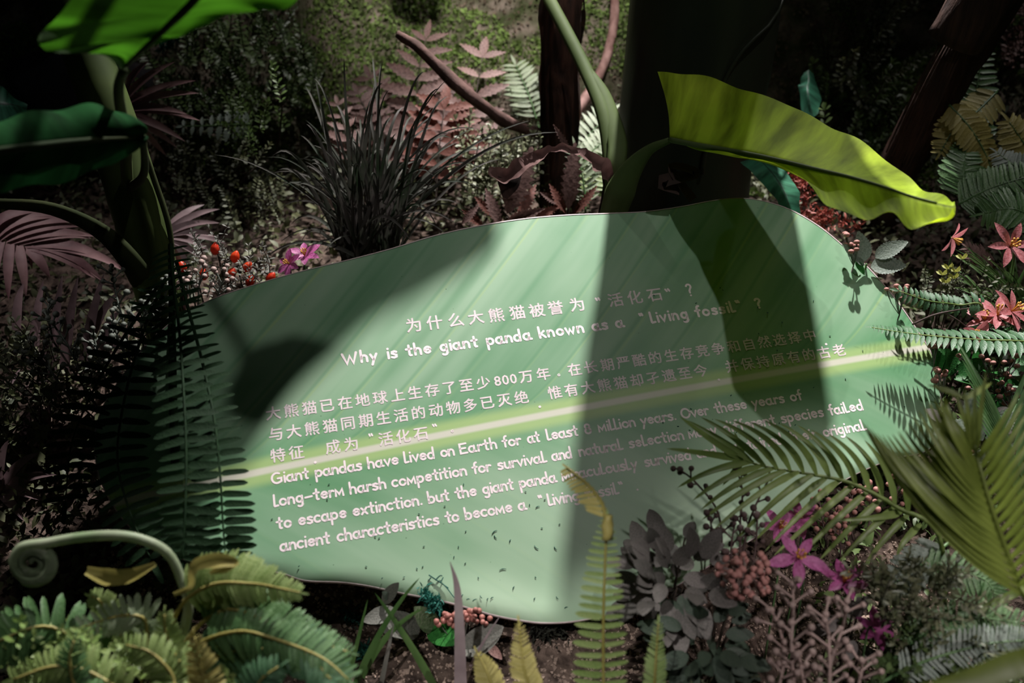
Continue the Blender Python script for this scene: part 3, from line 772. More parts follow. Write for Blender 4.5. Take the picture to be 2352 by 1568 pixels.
# ---------------------------------------------------------------- timber, sticks
def timber(name, label, cat, pts, rad, mat, sides=14, flat=.7, wob=.25, rings=18):
    a = W(*pts[0]); r = thing(name, label, cat, ground(a)); mb = MB()
    tube(mb, [W(*p) for p in pts], rad, sides, rings, flat, wob); part('shaft', mb, mat, r); return r
r = timber('wooden_post', 'dark split wooden post rising behind the top edge of the board', 'post', [(1283, 530, 2.62), (1284, 300, 2.5), (1288, 100, 2.42), (1296, -80, 2.35)], [.046, .045, .05, .056], M['wood'], flat=.8, wob=.35)
mb = MB()
for x0, x1, y0, y1 in ((1243, 1246, 480, 60), (1268, 1262, 470, 150), (1318, 1322, 440, 120), (1331, 1340, 100, -20)):
    ribbon(mb, [W(x0, y0, 2.53), W((x0 + x1) / 2 + 3, (y0 + y1) / 2, 2.43), W(x1, y1, 2.33)], [.010, .016, .004], fold=.5)
part('bark_strips', mb, M['wood'], r, 'peeling bark strips', 'stuff')
timber('branch', 'dark crooked branch leaning up left from the wooden post', 'branch', [(1262, 315, 2.5), (1170, 283, 2.42), (1110, 243, 2.38), (1050, 195, 2.36), (965, 113, 2.36), (912, 78, 2.36)], [.012, .015, .014, .016, .013, .009], M['stickdk'], 8, 1, .3, 30)
timber('branch', 'pale pinkish branch rising from the right side of the wooden post', 'branch', [(1300, 300, 2.66), (1322, 262, 2.7), (1352, 215, 2.72), (1388, 145, 2.76), (1409, 60, 2.78), (1413, -40, 2.78)], [.017, .016, .014, .013, .012], M['stick'], 8, 1, .25, 30)
r = timber('fallen_log', 'thick dark brown log slanting down from the top right corner', 'log', [(2015, 500, 2.6), (2080, 350, 2.45), (2180, 180, 2.3), (2252, 60, 2.22), (2330, -60, 2.15)], [.055, .052, .05, .052, .055], M['log'], 14, .8, .25, 24)
mb = MB()
for i in range(9):
    o_ = i * 4; ribbon(mb, [W(2035 + o_ * 1.6, 350 + o_, 2.36), W(2110 + o_ * 1.6, 190 + o_, 2.22), W(2175 + o_ * 1.4, 75 + o_ * .6, 2.14)], [.003, .007, .003], fold=.6)
part('bark_strips', mb, M['log'], r, 'loose bark fibres along the upper side', 'stuff')
mb = MB(); tube(mb, Q((2190, 95, 2.18), (2240, 20, 2.13), (2290, -60, 2.1)), [.062, .063, .066], 14, 8, .8, .12); part('sleeve', mb, M['log'], r, 'smoother upper sleeve of the log')
# glossy dark rock far left
r = thing('rock', 'glossy blackish rock behind the left banana stem', 'rock', ground(W(200, 230, 2.7))); mb = MB()
V = ball_v(20, 12); m_ = Matrix.Translation(W(190, 215, 2.75)) @ Matrix.Diagonal((.20, .12, .13, 1))
mb.add([tuple(Vector(q) * (1 + .28 * noise.noise(Vector(q) * 1.6 + Vector((3, 1, 0))))) for q in V[0]], V[1], m_); part('stone', mb, M['rock'], r)

# ---------------------------------------------------------------- right banana plant
r = thing('banana_plant', 'banana plant with thick dark trunk and curling lime green leaf, upper right', 'plant', ground(Vector((.425, 2.23, 0)))); RB = r
mb = MB(); b = r.location
tube(mb, [b - Vector((0, 0, .03)), b + Vector((.0, 0, .3)), b + Vector((.02, 0, .9)), b + Vector((.04, 0, 1.7)), b + Vector((.05, .02, 2.1))], [.172, .167, .163, .16, .15], 28, 24, 1, .08); part('trunk', mb, M['trunk'], r)
for (x0, x1, y0, y1, x2) in ((1470, 1500, 470, -60, 1520), (1640, 1700, 470, -60, 1700)):
    mb = MB(); pts = []
    for i in range(9):
        t = i / 8; y = y0 + (y1 - y0) * t; x = x0 + (x2 - x0) * t ** 1.5; p = W(x, y, 2.2)
        d = Vector((p.x - b.x - .03, p.y - b.y, 0)).normalized() * .170; h = b.z + .0 + p.z - b.z; pts.append(Vector((b.x + .02 + d.x, b.y + d.y, p.z)))
    tube(mb, pts, [.005, .005, .004], 6, 20); part('sheath_edge', mb, M['trunk'], r, 'raised edge of an overlapping leaf sheath')
# split petiole in front of the trunk
mb = MB(); tube(mb, Q((1400, 495, 2.14), (1404, 410, 2.13), (1388, 270, 2.16), (1340, 150, 2.22), (1262, 0, 2.3), (1225, -70, 2.33)), [.017, .016, .016, .015, .014], 8, 30, .6); part('petiole', mb, M['petiole'], r, 'pale green leaf stalk leaning left')
mb = MB(); tube(mb, Q((1412, 480, 2.15), (1414, 390, 2.12), (1416, 320, 2.14), (1385, 215, 2.18), (1338, 138, 2.22)), [.006, .020, .023, .016, .004], 8, 26, .35); part('petiole_flange', mb, M['petiole'], r, 'split flange peeling off the leaf stalk')
# lime leaf
secs = [((1512,165,1.986),(1538,321,2.000),(1560,330,2.020)), ((1560,168,1.966),(1600,333,1.952),(1605,342,1.980)), ((1640,180,1.905),(1680,347,1.891),(1682,353,1.932)), ((1710,208,1.837),(1740,358,1.823),(1738,366,1.878)), ((1790,230,1.769),(1800,371,1.755),(1812,388,1.796)), ((1870,272,1.701),(1880,390,1.694),(1862,428,1.728)), ((1935,303,1.646),(1950,406,1.640),(1905,474,1.660)), ((2010,345,1.599),(2020,426,1.599),(1985,502,1.619)), ((2085,408,1.565),(2085,448,1.572),(2045,489,1.585)), ((2130,438,1.538),(2130,460,1.544),(2098,524,1.551)), ((2178,455,1.517),(2180,472,1.517),(2165,500,1.524)), ((2193,466,1.510),(2194,472,1.510),(2190,480,1.510))]
_k = [min(1, i / 2) * (1 if i < 9 else .5) for i in range(12)]
secs = [((s[0][0], s[0][1], s[0][2] + .14 * _k[i] + .03), s[1], (s[2][0], s[2][1], s[2][2] - .07 * _k[i])) for i, s in enumerate(secs)]
mb, mid = loft([[W(*q) for q in s] for s in secs], 70, 10, .003, 7, bend=.012)
lf = part('leaf_blade', mb, M['yleaf'], r, 'lime green leaf blade curling to the right over the board')
mb = MB(); tube(mb, mid[:60], [.006, .005, .003, .0012], 6, 60); part('midrib', mb, M['petiole'], lf)
mb = MB(); tube(mb, Q((1405, 500, 2.12), (1425, 440, 2.09), (1450, 390, 2.06), (1490, 345, 2.02), (1538, 322, 2.0)), [.028, .033, .024, .012, .007], 10, 24, .45); part('petiole', mb, M['petiole'], r, 'broad channelled green stalk of the lime leaf')
# dried leaf hanging off the trunk
mb = MB(); ribbon(mb, Q((1398, 412, 2.12), (1378, 385, 2.1), (1335, 352, 2.08), (1275, 346, 2.08), (1228, 366, 2.08), (1180, 398, 2.08), (1150, 408, 2.08), (1122, 392, 2.07)), [.02, .035, .014, .016, .028, .034, .03, .012], fold=.8, n=60)
mb.v = [tuple(Vector(q) + Vector((noise.noise(Vector(q) * 55), noise.noise(Vector(q) * 55 + Vector((9, 0, 0))), noise.noise(Vector(q) * 55 + Vector((0, 9, 0))))) * .009) for q in mb.v]; dl = part('dried_leaf', mb, M['dry'], r, 'shrivelled brown leaf arching left from the trunk')
mb = MB(); ribbon(mb, Q((1172, 398, 2.09), (1168, 425, 2.09), (1160, 455, 2.1)), [.05, .045, .01], fold=.4); part('dried_tip', mb, M['drydk'], r, 'blackened hanging tip of the dried leaf')
mb = MB(); ribbon(mb, Q((1392, 405, 2.13), (1398, 440, 2.14), (1388, 500, 2.16)), [.02, .03, .03], fold=.4); part('dried_sheath', mb, M['drydk'], r, 'dark dried sheath at the foot of the trunk')
mb = MB(); ribbon(mb, Q((1560, 440, 2.04), (1520, 420, 2.03), (1600, 400, 2.03), (1540, 385, 2.03), (1590, 460, 2.04)), [.02, .03, .02, .015, .02], fold=.5); part('dried_sheath', mb, M['drydk'], r, 'crumpled dark sheath in front of the trunk')
for k, sc in enumerate(([((1846,165,2.6),(1858,160,2.6),(1868,168,2.6)), ((1838,190,2.6),(1858,186,2.58),(1876,195,2.6)), ((1835,210,2.58),(1855,215,2.55),(1885,225,2.58)), ((1850,300,2.55),(1868,270,2.55),(1880,260,2.55))],
     [((1700,370,2.25),(1740,360,2.25),(1790,375,2.25)), ((1740,410,2.22),(1780,405,2.2),(1820,415,2.22)), ((1780,455,2.2),(1805,450,2.18),(1835,440,2.2)), ((1800,500,2.2),(1820,500,2.18),(1838,490,2.2))])):
    mb, mid = loft([[W(*q) for q in s] for s in sc], 20, 5, .003, 3); part('leaf_blade', mb, M['teal'], r, ('teal green leaf showing at the right of the trunk', 'teal green leaf hanging below the lime leaf')[k])
# leaves above the frame that shade the board (their shadows lie on it)
def shade_leaf(root, poly_px, L, k, mat, label, ribfrom, ribto, dz=.0):
    """an unseen leaf hung between a lamp and the board, outlined from its shadow"""
    C0 = between(PP(*ribfrom), L, k); C1 = between(PP(*ribto), L, k)
    pts = [between(PP(*q), L, k) for q in poly_px]
    ax = (C1 - C0); ln = ax.length; ax.normalize(); secs = []
    for i in range(12):
        t = (i + .02) / 11.1; c = C0.lerp(C1, t); lo = hi = 0; s = ax.cross(L - C0).normalized()
        for j in range(len(pts)):
            a, b_ = pts[j], pts[(j + 1) % len(pts)]; ta, tb = (a - c).dot(ax), (b_ - c).dot(ax)
            if (ta > 0) != (tb > 0):
                q = a.lerp(b_, ta / (ta - tb)); v = (q - c).dot(s); lo = min(lo, v); hi = max(hi, v)
        up = Vector((0, 0, math.sin(t * PI) * .03))
        secs.append((c + s * lo, c + up, c + s * hi))
    mb, mid = loft(secs, 30, 6, .004, 6); l = part('leaf_blade', mb, mat, root, label)
    m2 = MB(); tube(m2, mid, [.005, .002], 5, 20); part('midrib', m2, M['petiole'], l); return C0, l

# ---------------------------------------------------------------- left banana plant
g = ground(W(385, 760, 2.12)); r = thing('banana_plant', 'slender banana plant with deep green leaves in the shade at the left', 'plant', g); LBp = r
mb = MB(); top = W(150, 0, 1.95); tube(mb, [g - Vector((0, 0, .02)), W(372, 700, 2.1), W(330, 540, 2.04), W(292, 400, 2.0), W(232, 210, 1.96), top, W(90, -160, 1.9), Vector((W(90, -160, 1.9).x - .05, W(90, -160, 1.9).y, 1.6))], [.048, .046, .05, .052, .05, .045, .04, .03, .02], 16, 50, 1, .06); part('pseudostem', mb, M['stem'], r)
mb = MB(); tube(mb, Q((395, 690, 2.08), (370, 560, 2.03), (330, 480, 2.0), (285, 428, 1.97), (250, 412, 1.97)), [.016, .018, .014, .008, .002], 8, 24, .5); part('leaf_sheath', mb, M['stem'], r, 'curled sheath edge wrapping the stem')
mb = MB(); tube(mb, Q((400, 640, 2.06), (388, 520, 2.02), (350, 400, 1.98), (330, 340, 1.95)), [.004, .006, .006, .003], 6, 24); part('sheath_edge', mb, M['stemdk'], r)
mb = MB(); tube(mb, Q((330, 650, 2.05), (300, 600, 2.0), (230, 530, 1.96), (120, 480, 1.9), (0, 468, 1.85), (-80, 470, 1.8)), [.028, .026, .018, .014, .012], 8, 26, .5); part('petiole', mb, M['stemdk'], r, 'dark dead stalk drooping to the left')
mb = MB(); tube(mb, Q((292, 420, 1.95), (285, 300, 1.7), (272, 215, 1.45), (282, 160, 1.3)), [.012, .010, .008, .006], 7, 24); part('petiole', mb, M['stem'], r, 'thin green stalk of the bright leaf')
secs = [((284,156,1.28),(285,156,1.28),(286,155,1.28)), ((240,130,1.27),(300,140,1.27),(312,138,1.27)), ((165,120,1.26),(330,112,1.26),(352,104,1.26)), ((112,118,1.26),(360,85,1.25),(400,86,1.26)), ((90,98,1.26),(388,58,1.25),(455,66,1.26)), ((98,70,1.26),(420,28,1.24),(520,36,1.25)), ((150,20,1.25),(460,-15,1.23),(600,24,1.24)), ((210,-60,1.24),(510,-80,1.22),(664,16,1.23)), ((300,-160,1.22),(580,-160,1.2),(720,-60,1.2)), ((450,-260,1.2),(650,-240,1.18),(760,-150,1.18)), ((700,-310,1.16),(710,-310,1.16),(720,-305,1.16))]
mb, mid = loft([[W(*q) for q in s] for s in secs], 60, 10, .003, 5, bend=.01); lf = part('leaf_blade', mb, M['gleaf'], r, 'bright green leaf blade across the top left corner'); mb = MB(); tube(mb, mid, [.002, .005, .005], 6, 50); part('midrib', mb, M['stem'], lf)
secs = [((325,300,1.42),(328,312,1.42),(325,325,1.42)), ((300,268,1.4),(308,315,1.4),(305,350,1.42)), ((235,242,1.38),(240,320,1.36),(250,380,1.4)), ((150,246,1.36),(150,328,1.33),(160,412,1.38)), ((60,262,1.34),(60,338,1.3),(60,432,1.36)), ((-40,280,1.32),(-40,350,1.28),(-50,440,1.34)), ((-140,310,1.3),(-140,360,1.28),(-150,430,1.32))]
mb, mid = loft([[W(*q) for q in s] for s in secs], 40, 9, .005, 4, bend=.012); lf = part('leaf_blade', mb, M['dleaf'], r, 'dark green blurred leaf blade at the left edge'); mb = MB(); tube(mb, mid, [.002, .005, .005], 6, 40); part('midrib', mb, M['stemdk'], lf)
mb = MB(); tube(mb, Q((300, 430, 1.97), (330, 400, 1.7), (328, 312, 1.42)), [.01, .007, .005], 7, 14); part('petiole', mb, M['stemdk'], r)
secs = [((-60,170,2.3),(-50,230,2.3),(-60,300,2.3)), ((0,195,2.3),(0,238,2.28),(0,292,2.3)), ((22,215,2.3),(30,240,2.28),(50,285,2.3)), ((62,240,2.3),(62,250,2.3),(60,262,2.3))]
mb, mid = loft([[W(*q) for q in s] for s in secs], 20, 6, .003, 2); part('leaf_blade', mb, M['teal'], r, 'pale grey-green leaf end at the left edge')
mb = MB(); ribbon(mb, Q((412, 730, 2.1), (418, 650, 2.09), (405, 590, 2.08), (392, 560, 2.08)), [.03, .03, .018, .004], fold=.4); part('dried_leaf', mb, M['dry'], r, 'narrow brown dried leaf beside the stem foot')
c0, l = shade_leaf(r, [(1190,440),(1185,560),(1060,640),(940,700),(850,790),(800,860),(770,960),(640,985),(420,1000),(180,1040),(120,800),(260,600),(500,480),(900,400)], LK, .38, M['gleaf'], 'broad leaf spreading above the frame over the upper left of the board', (150, 850), (1150, 480))
tp = W(90, -160, 1.9)
c1, l = shade_leaf(r, [(60,900),(300,780),(480,880),(515,1000),(500,1200),(480,1480),(60,1520)], LK, .42, M['gleaf'], 'drooping leaf added above the frame to shade the left end of the board', (290, 790), (280, 1510))  # unseen leaf added to keep the key off the left end
mb = MB(); tube(mb, [tp, tp.lerp(c1, .5) + Vector((0, 0, .1)), c1], [.014, .01, .006], 7, 14); part('petiole', mb, M['stem'], r)
mb = MB(); tube(mb, [tp, tp.lerp(c0, .5) + Vector((0, 0, .08)), c0], [.015, .01, .006], 7, 14); part('petiole', mb, M['stem'], r)
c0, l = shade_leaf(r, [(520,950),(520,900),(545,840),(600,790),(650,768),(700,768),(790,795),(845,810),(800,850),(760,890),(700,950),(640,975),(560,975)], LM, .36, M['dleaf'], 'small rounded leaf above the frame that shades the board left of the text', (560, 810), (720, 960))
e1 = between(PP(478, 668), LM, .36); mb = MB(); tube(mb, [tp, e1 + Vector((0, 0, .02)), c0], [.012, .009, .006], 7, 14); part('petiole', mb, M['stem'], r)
c0, l = shade_leaf(r, [(330,760),(330,830),(350,900),(400,990),(440,1050),(430,1200),(430,1480),(60,1500),(60,800),(200,680)], LM, .40, M['dleaf'], 'dark leaf added above the frame to shade the left end of the board', (230, 700), (260, 1470))  # added out of view to block the overhead spot at the left
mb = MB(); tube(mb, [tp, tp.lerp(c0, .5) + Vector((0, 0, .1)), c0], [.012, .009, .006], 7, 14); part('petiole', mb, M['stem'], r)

def fern_thing(name, label, base, cat='fern', group=None): return thing(name, label, cat, ground(base), group)

# ---------------------------------------------------------------- back left: shrubs, grass, rust ferns
TWB = twigs('box', M['box'], .5, .022, 7); TWL = twigs('boxlit', M['boxlit'], .45, .02, 6); TWO = twigs('olive', M['olive'], .45, .02, 6)
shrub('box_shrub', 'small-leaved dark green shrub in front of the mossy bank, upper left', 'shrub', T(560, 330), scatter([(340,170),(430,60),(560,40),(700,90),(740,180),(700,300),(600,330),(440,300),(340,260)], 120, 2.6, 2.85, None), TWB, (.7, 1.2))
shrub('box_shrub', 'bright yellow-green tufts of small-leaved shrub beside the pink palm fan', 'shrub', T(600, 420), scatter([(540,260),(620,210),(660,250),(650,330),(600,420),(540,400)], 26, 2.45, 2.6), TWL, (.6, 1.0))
shrub('olive_shrub', 'dull olive shrub low in the shade between the stem and the dark grass', 'shrub', T(480, 480), scatter([(400,340),(600,380),(660,470),(640,540),(480,520),(400,450)], 60, 2.45, 2.75), TWO, (.6, 1.1))
shrub('olive_shrub', 'pale olive shrub of tiny leaves at the foot of the wooden post', 'shrub', T(1130, 470), scatter([(1040,330),(1130,320),(1240,350),(1250,460),(1180,490),(1040,440)], 55, 2.4, 2.6), twigs('olive2', leafmat('pale_olive_leaf', (.10, .12, .06), (.26, .27, .15), .5, .25, 3), .5, .021, 5), (.6, 1.1))
# dark grass clump
r = thing('grass_clump', 'big clump of dark strappy grass behind the board left of centre', 'grass', ground(T(850, 560)))
root = W(850, 585, 2.22)
tips = [(640,390),(640,430),(625,360),(690,310),(700,195),(735,250),(790,130),(665,520),(640,560),(600,600),(640,640),(720,180),(820,260),(860,215),(930,245),(995,245),(1000,290),(985,330),(1040,320),(1115,345),(1150,365),(1120,395),(1110,435),(1060,470),(1080,500),(1050,515),(930,300),(880,330),(760,330),(700,380),(690,440),(640,480),(900,270),(950,400),(1000,430),(720,420),(780,400),(830,380),(650,400),(1040,380),(905,560),(880,575),(730,520),(690,560)]
for i, (x, y) in enumerate(tips + [(random.gauss(860, 130), random.gauss(330, 90)) for _ in range(80)]):
    d = 2.22 + random.uniform(-.22, .12); b = root + Vector((random.uniform(-.06, .06), random.uniform(-.05, .05), -.04)); t = W(x, y, d)
    c = b.lerp(t, .55) + Vector((0, 0, .10 + .10 * random.random()))
    mb = MB(); ribbon(mb, bez(b, c, t, 9), [random.uniform(.006, .013)], fold=.35, n=14, prof=BL_); part('blade', mb, M['grass'], r)
# rust ferns
def rustfern(label, path, lens, count, mat, w=.26, ang=70, start=.25, teeth=7, curl=.15, nrm=None, jit=.1, lens2=None):
    r = fern_thing('rust_fern', label, W(*path[0])); frond(r, Q(*path), lens, mat, M['dkstem'], count, ang, nrm, 'lance', w, .2, curl, teeth, .35, (.003, .0012), jit, start, lens2=lens2); return r
rustfern('rusty fern frond with wide toothed leaflets, tallest against the moss', [(1010,430,2.6),(975,330,2.62),(958,200,2.64),(978,90,2.66)], [.13,.13,.12,.09,.06], 9, M['dusty'], .3, 62)
rustfern('orange-brown fern frond above the dark grass tips', [(1000,470,2.5),(1008,350,2.5),(1020,250,2.52)], [.11,.12,.08], 7, M['rust'], .32, 65)
rustfern('dusty pink fern frond bending right behind the dark stick', [(1030,440,2.55),(1060,330,2.58),(1090,230,2.6),(1108,130,2.64)], [.10,.11,.09,.07], 6, M['dusty'], .34, 60)
rustfern('faded fern frond low behind the dark grass', [(1000,420,2.6),(930,340,2.62),(880,250,2.64),(850,180,2.66)], [.10,.10,.07,.05], 7, M['dusty'], .3, 60)
r = fern_thing('rust_fern', 'upright toothed rust-brown leaves just left of the wooden post foot', T(1190, 520))
for (a, b, ws, mt) in (((1165,490,2.26),(1222,335,2.24),1,'dusty'), ((1150,520,2.26),(1115,430,2.26),.8,'dusty'), ((1165,505,2.26),(1250,478,2.24),.7,'dusty'), ((1140,500,2.3),(1090,450,2.3),.8,'rust'), ((1190,500,2.32),(1232,420,2.34),.8,'rust'), ((1110,520,2.3),(1060,480,2.3),.8,'rust'), ((1230,500,2.3),(1290,470,2.3),.8,'rust'), ((1060,515,2.28),(1100,470,2.28),.8,'dusty')):
    leafplant(r, [(W(*a), W(*b), None, ws * 1.0)], M[mt], .36, 'lance', 10, .12, name='toothed_leaf', tdepth=.5)
mb = MB(); tube(mb, [r.location - Vector((0, 0, .02)), W(1165, 500, 2.27)], [.004, .003], 5, 5); part('stalk', mb, M['dkstem'], r)
r = fern_thing('rust_fern', 'tall toothed dusky leaf standing in front of the wooden post', T(1300, 520))
for (a, b, ws) in (((1305,480,2.28),(1322,325,2.26),.75), ((1310,350,2.26),(1272,285,2.24),.5), ((1300,490,2.3),(1262,420,2.3),.7), ((1320,490,2.3),(1372,425,2.3),.7), ((1290,470,2.32),(1240,440,2.32),.8)):
    leafplant(r, [(W(*a), W(*b), None, ws)], M['rust'] if ws == .7 else M['dusty'], .36, 'lance', 10, .1, name='toothed_leaf', tdepth=.5)
mb = MB(); tube(mb, [r.location - Vector((0, 0, .02)), W(1305, 480, 2.28)], [.004, .003], 5, 5); part('stalk', mb, M['dkstem'], r)
for lab, pth, ln in (('grey-pink fern frond leaning at the far left of the dark grass', [(850,330,2.6),(845,270,2.6),(822,215,2.62)], [.06,.06,.04]), ('small brown fern frond left of the dark grass clump', [(800,400,2.5),(800,330,2.5),(776,240,2.52)], [.05,.06,.03])):
    rustfern(lab, pth, ln, 6, M['dusty'], .36, 55)
# pale and bright ferns around the post
def simple_fern(label, path, lens, count, mat, w=.3, ang=65, group=None, start=.2, teeth=0, tpl='oblong', joined=False, smat='fern', name='fern', jit=.06, droop=0, nrm=None, lens2=None, angend=None, curl=.15, rad=(.003, .001)):
    r = fern_thing(name, label, W(*path[0]), group=group); frond(r, Q(*path), lens, mat, M[smat], count, ang, nrm, tpl, w, .25, curl, teeth, .3, rad, jit, start, joined=joined, droop=droop, lens2=lens2, angend=angend); return r
simple_fern('pale grey fern frond left of the wooden post against the moss', [(1240,300,2.7),(1215,220,2.72),(1185,150,2.74)], [.05,.07,.04], 12, M['fernlt'], .22, tpl='lance')
simple_fern('lit green fern frond between the post and the split stalk', [(1315,430,2.55),(1340,330,2.57),(1400,262,2.6)], [.06,.07,.05], 13, M['fernlt'], .2, 70, tpl='lance')
simple_fern('lit pale fern frond pointing up behind the split stalk', [(1320,440,2.5),(1350,360,2.5),(1405,310,2.52)], [.05,.06,.04], 13, M['fernlt'], .2, 70, tpl='lance')
simple_fern('bright green fern frond low behind the petiole', [(1330,470,2.48),(1370,400,2.5),(1420,350,2.55)], [.05,.07,.04], 12, M['ferny'], .2, 70, tpl='lance')
simple_fern('small fern with pale branching stem right of the post foot', [(1345,490,2.36),(1340,420,2.36),(1322,340,2.36)], [.03,.05,.03], 10, M['fernlt'], .2, 60, tpl='lance')
# fern tip against the small shrub
simple_fern('short blue-green toothed frond lying over the small-leaved shrub', [(575,285,2.5),(500,288,2.5),(420,290,2.5)], [.04,.045,.03,.02], 8, M['greyleaf'], .4, 80, teeth=5, tpl='lance', lens2=[.05,.045,.03,.02], start=.05)
# ---------------------------------------------------------------- pink palms at the left
def fan(name, label, c, tips, mat, wid, cat='palm', sag=.03, base=None, lab=None):
    r = thing(name, label, cat, ground(base or W(*c))); C0 = W(*c)
    for t in tips:
        tp = W(*t); mb = MB(); ribbon(mb, bez(C0, C0.lerp(tp, .5) + Vector((0, 0, sag)), tp, 7), [wid], fold=.3, n=10, prof=lambda t: math.sin(PI * min(1, .12 + t * .88) ** .8) ** .7); part('leaflet', mb, mat, r)
    mb = MB(); tube(mb, [r.location - Vector((0, 0, .02)), C0], [.006, .004], 6, 5); part('stalk', mb, M['dkstem'], r); return r
fan('palm', 'dusky pink palm fan behind the left banana stem, spreading right', (262,258,2.35), [(342,140,2.3),(402,142,2.3),(450,185,2.3),(458,214,2.3),(430,262,2.3),(460,277,2.3),(426,325,2.35),(408,340,2.35),(384,360,2.4),(330,225,2.4)], M['pink'], .022)
fan('palm', 'dusky pink palm leaflets fanning right of the banana stem foot', (372,545,2.3), [(505,512,2.25),(500,545,2.25),(480,575,2.3),(470,600,2.3),(440,615,2.3),(505,480,2.3),(470,470,2.35),(520,560,2.4)], M['pinkdk'], .018)
r = thing('palm', 'arching pink palm frond at the left edge above the lower fan', 'palm', ground(W(-60, 560, 2.3)))
fr = frond(r, Q((-120,560,2.3),(-60,540,2.25),(0,545,2.2),(70,570,2.2)), [.05], M['pink'], M['pink'], 2, start=.0, name='leaflet', tip=False)
for (b, c, t) in (((0,547),(60,490),(215,510)), ((15,550),(90,510),(190,520)), ((32,553),(110,520),(220,543)), ((48,556),(150,525),(210,548)), ((60,563),(170,545),(262,606)), ((66,567),(130,570),(220,640)), ((-10,545),(40,480),(170,500)), ((58,565),(95,590),(115,640)), ((42,560),(55,610),(60,680)), ((25,557),(18,610),(20,690)), ((5,552),(-20,620),(-10,700)), ((-30,545),(0,470),(130,485)), ((60,560),(160,560),(240,650)), ((60,562),(210,560),(290,625))):
    mb = MB(); ribbon(mb, bez(W(*b, 2.2), W(*c, 2.17), W(*t, 2.2), 8), [.024], fold=.3, n=12, prof=lambda t: math.sin(PI * min(1, .14 + t * .86) ** .75) ** .7); part('leaflet', mb, M['pink'], fr)
r = thing('palm', 'pale pink palm leaflets standing upright behind the berry sprays at left', 'palm', ground(W(120, 900, 2.1)))
fr = frond(r, Q((20,900,2.1),(130,870,2.08),(250,860,2.06),(330,840,2.05)), [.05], M['pinkdk'], M['pinkdk'], 2, start=0, tip=False)
for (b, t) in (((40,760),(55,650)), ((78,840),(100,642)), ((120,870),(144,630)), ((150,850),(180,635)), ((190,860),(240,625)), ((200,800),(270,670)), ((230,800),(275,715)), ((240,790),(288,755)), ((245,805),(300,785)), ((110,850),(125,740)), ((55,1010),(85,930)), ((85,1020),(100,930)), ((110,1010),(118,925))):
    mb = MB(); a, c = W(*b, 2.08), W(*t, 2.02); ribbon(mb, bez(a, a.lerp(c, .5) + Vector((0, 0, .02)), c, 6), [.024], fold=.3, n=9, prof=lambda t: math.sin(PI * min(1, .2 + t * .8) ** .75) ** .7); part('leaflet', mb, M['pinkdk'], fr)
fan('palm', 'dim mauve palm leaflets low in the dark at the far left edge', (0,1130,1.95), [(90,1040,1.9),(100,1150,1.9),(60,1200,1.9),(20,1010,1.9),(130,1090,1.9),(-30,1030,1.9)], M['pinkdk'], .02)
# ---------------------------------------------------------------- berry sprays left, red buds, magenta flowers
r = thing('berry_spray', 'grey-green knobbly berry sprays crowding the board edge at left', 'plant', ground(W(240, 900, 2.0)))
for pth, n in (([(300,860,2.0),(290,770,1.98),(270,690,1.98),(255,620,2.0)], 16), ([(200,900,2.0),(160,800,1.98),(110,730,1.98)], 16), ([(330,800,2.0),(325,740,1.98),(345,700,1.98)], 13), ([(250,900,2.0),(230,830,1.96),(215,770,1.96)], 13), ([(150,900,1.98),(100,830,1.96),(60,790,1.96)], 12), ([(320,840,1.98),(280,800,1.96),(262,740,1.96)], 12), ([(360,760,2.02),(370,710,2.0),(385,660,2.0)], 8), ([(120,780,2.02),(110,720,2.0),(115,690,2.0)], 7)):
    berryspray(r, Q(*pth), [.0028, .0018], n, .0062, M['berrygr'], M['berrygr'], .036)
mb = MB(); [tube(mb, [r.location - Vector((0, 0, .02)), W(x, y, 2.0)], [.003, .002], 4, 4) for x, y in ((300,860),(200,900),(330,800),(150,900),(360,760),(120,780))]; part('stems', mb, M['dkstem'], r)
shrub('olive_shrub', 'dark olive shrub under the pink palms at the far left', 'shrub', T(120, 860), scatter([(0,800),(200,830),(270,860),(180,1000),(0,1100)], 50, 1.95, 2.1), TWO, (.7, 1.2))
r = thing('red_bud_plant', 'low plant with bright red cone-shaped buds above the board at left', 'flower', ground(W(500, 640, 2.12)))
mb = MB()
for (x, y, a) in ((418,612,-.5),(494,572,.3),(540,590,.7),(468,630,.2),(532,628,.9),(568,613,1.4),(575,645,1.2),(622,638,1.3)):
    c = W(x, y, 2.08); up = (UP + RX * a * .6 + TOCAM * .4).normalized()
    bm = MB(); tube(bm, [c - up * .012, c - up * .004, c + up * .006, c + up * .014], [.004, .0105, .0085, .002], 8, 9); part('bud', bm, M['red'], r, smooth=True)
    tube(mb, [ground(c) , c - up * .03 + rv(.01), c - up * .01], [.002, .0015], 4, 6)
part('stems', mb, M['dkstem'], r)
shrub('bud_plant_foliage', 'ferny grey-green foliage around the red buds', 'plant', T(510, 620), scatter([(430,600),(480,560),(560,600),(640,640),(560,680),(430,690)], 34, 2.08, 2.16), twigs('sage', M['sage'], .35, .018, 5), (.5, .9))
r = thing('berry_spray', 'grey berry sprays in front of the red buds above the board', 'plant', ground(W(460, 690, 2.05)))
for pth in ([(455,700,2.04),(458,650,2.03),(470,610,2.03)], [(500,690,2.05),(505,660,2.05),(520,630,2.05)], [(440,690,2.06),(430,660,2.05),(420,640,2.05)]):
    berryspray(r, Q(*pth), [.002, .0015], 8, .006, M['berry'], M['berrygr'], .028)
r = thing('magenta_flower', 'magenta star flower half hidden by grass above the board', 'flower', ground(W(700, 600, 2.08)))
flower(r, W(700, 588, 2.07), TOCAM + UP * .8, .036, M['magenta'], 6, .5, .5, stem=[r.location, W(700, 610, 2.1)])
r = thing('magenta_flower', 'lower magenta flower peeping over the board edge', 'flower', ground(W(662, 612, 2.06)))
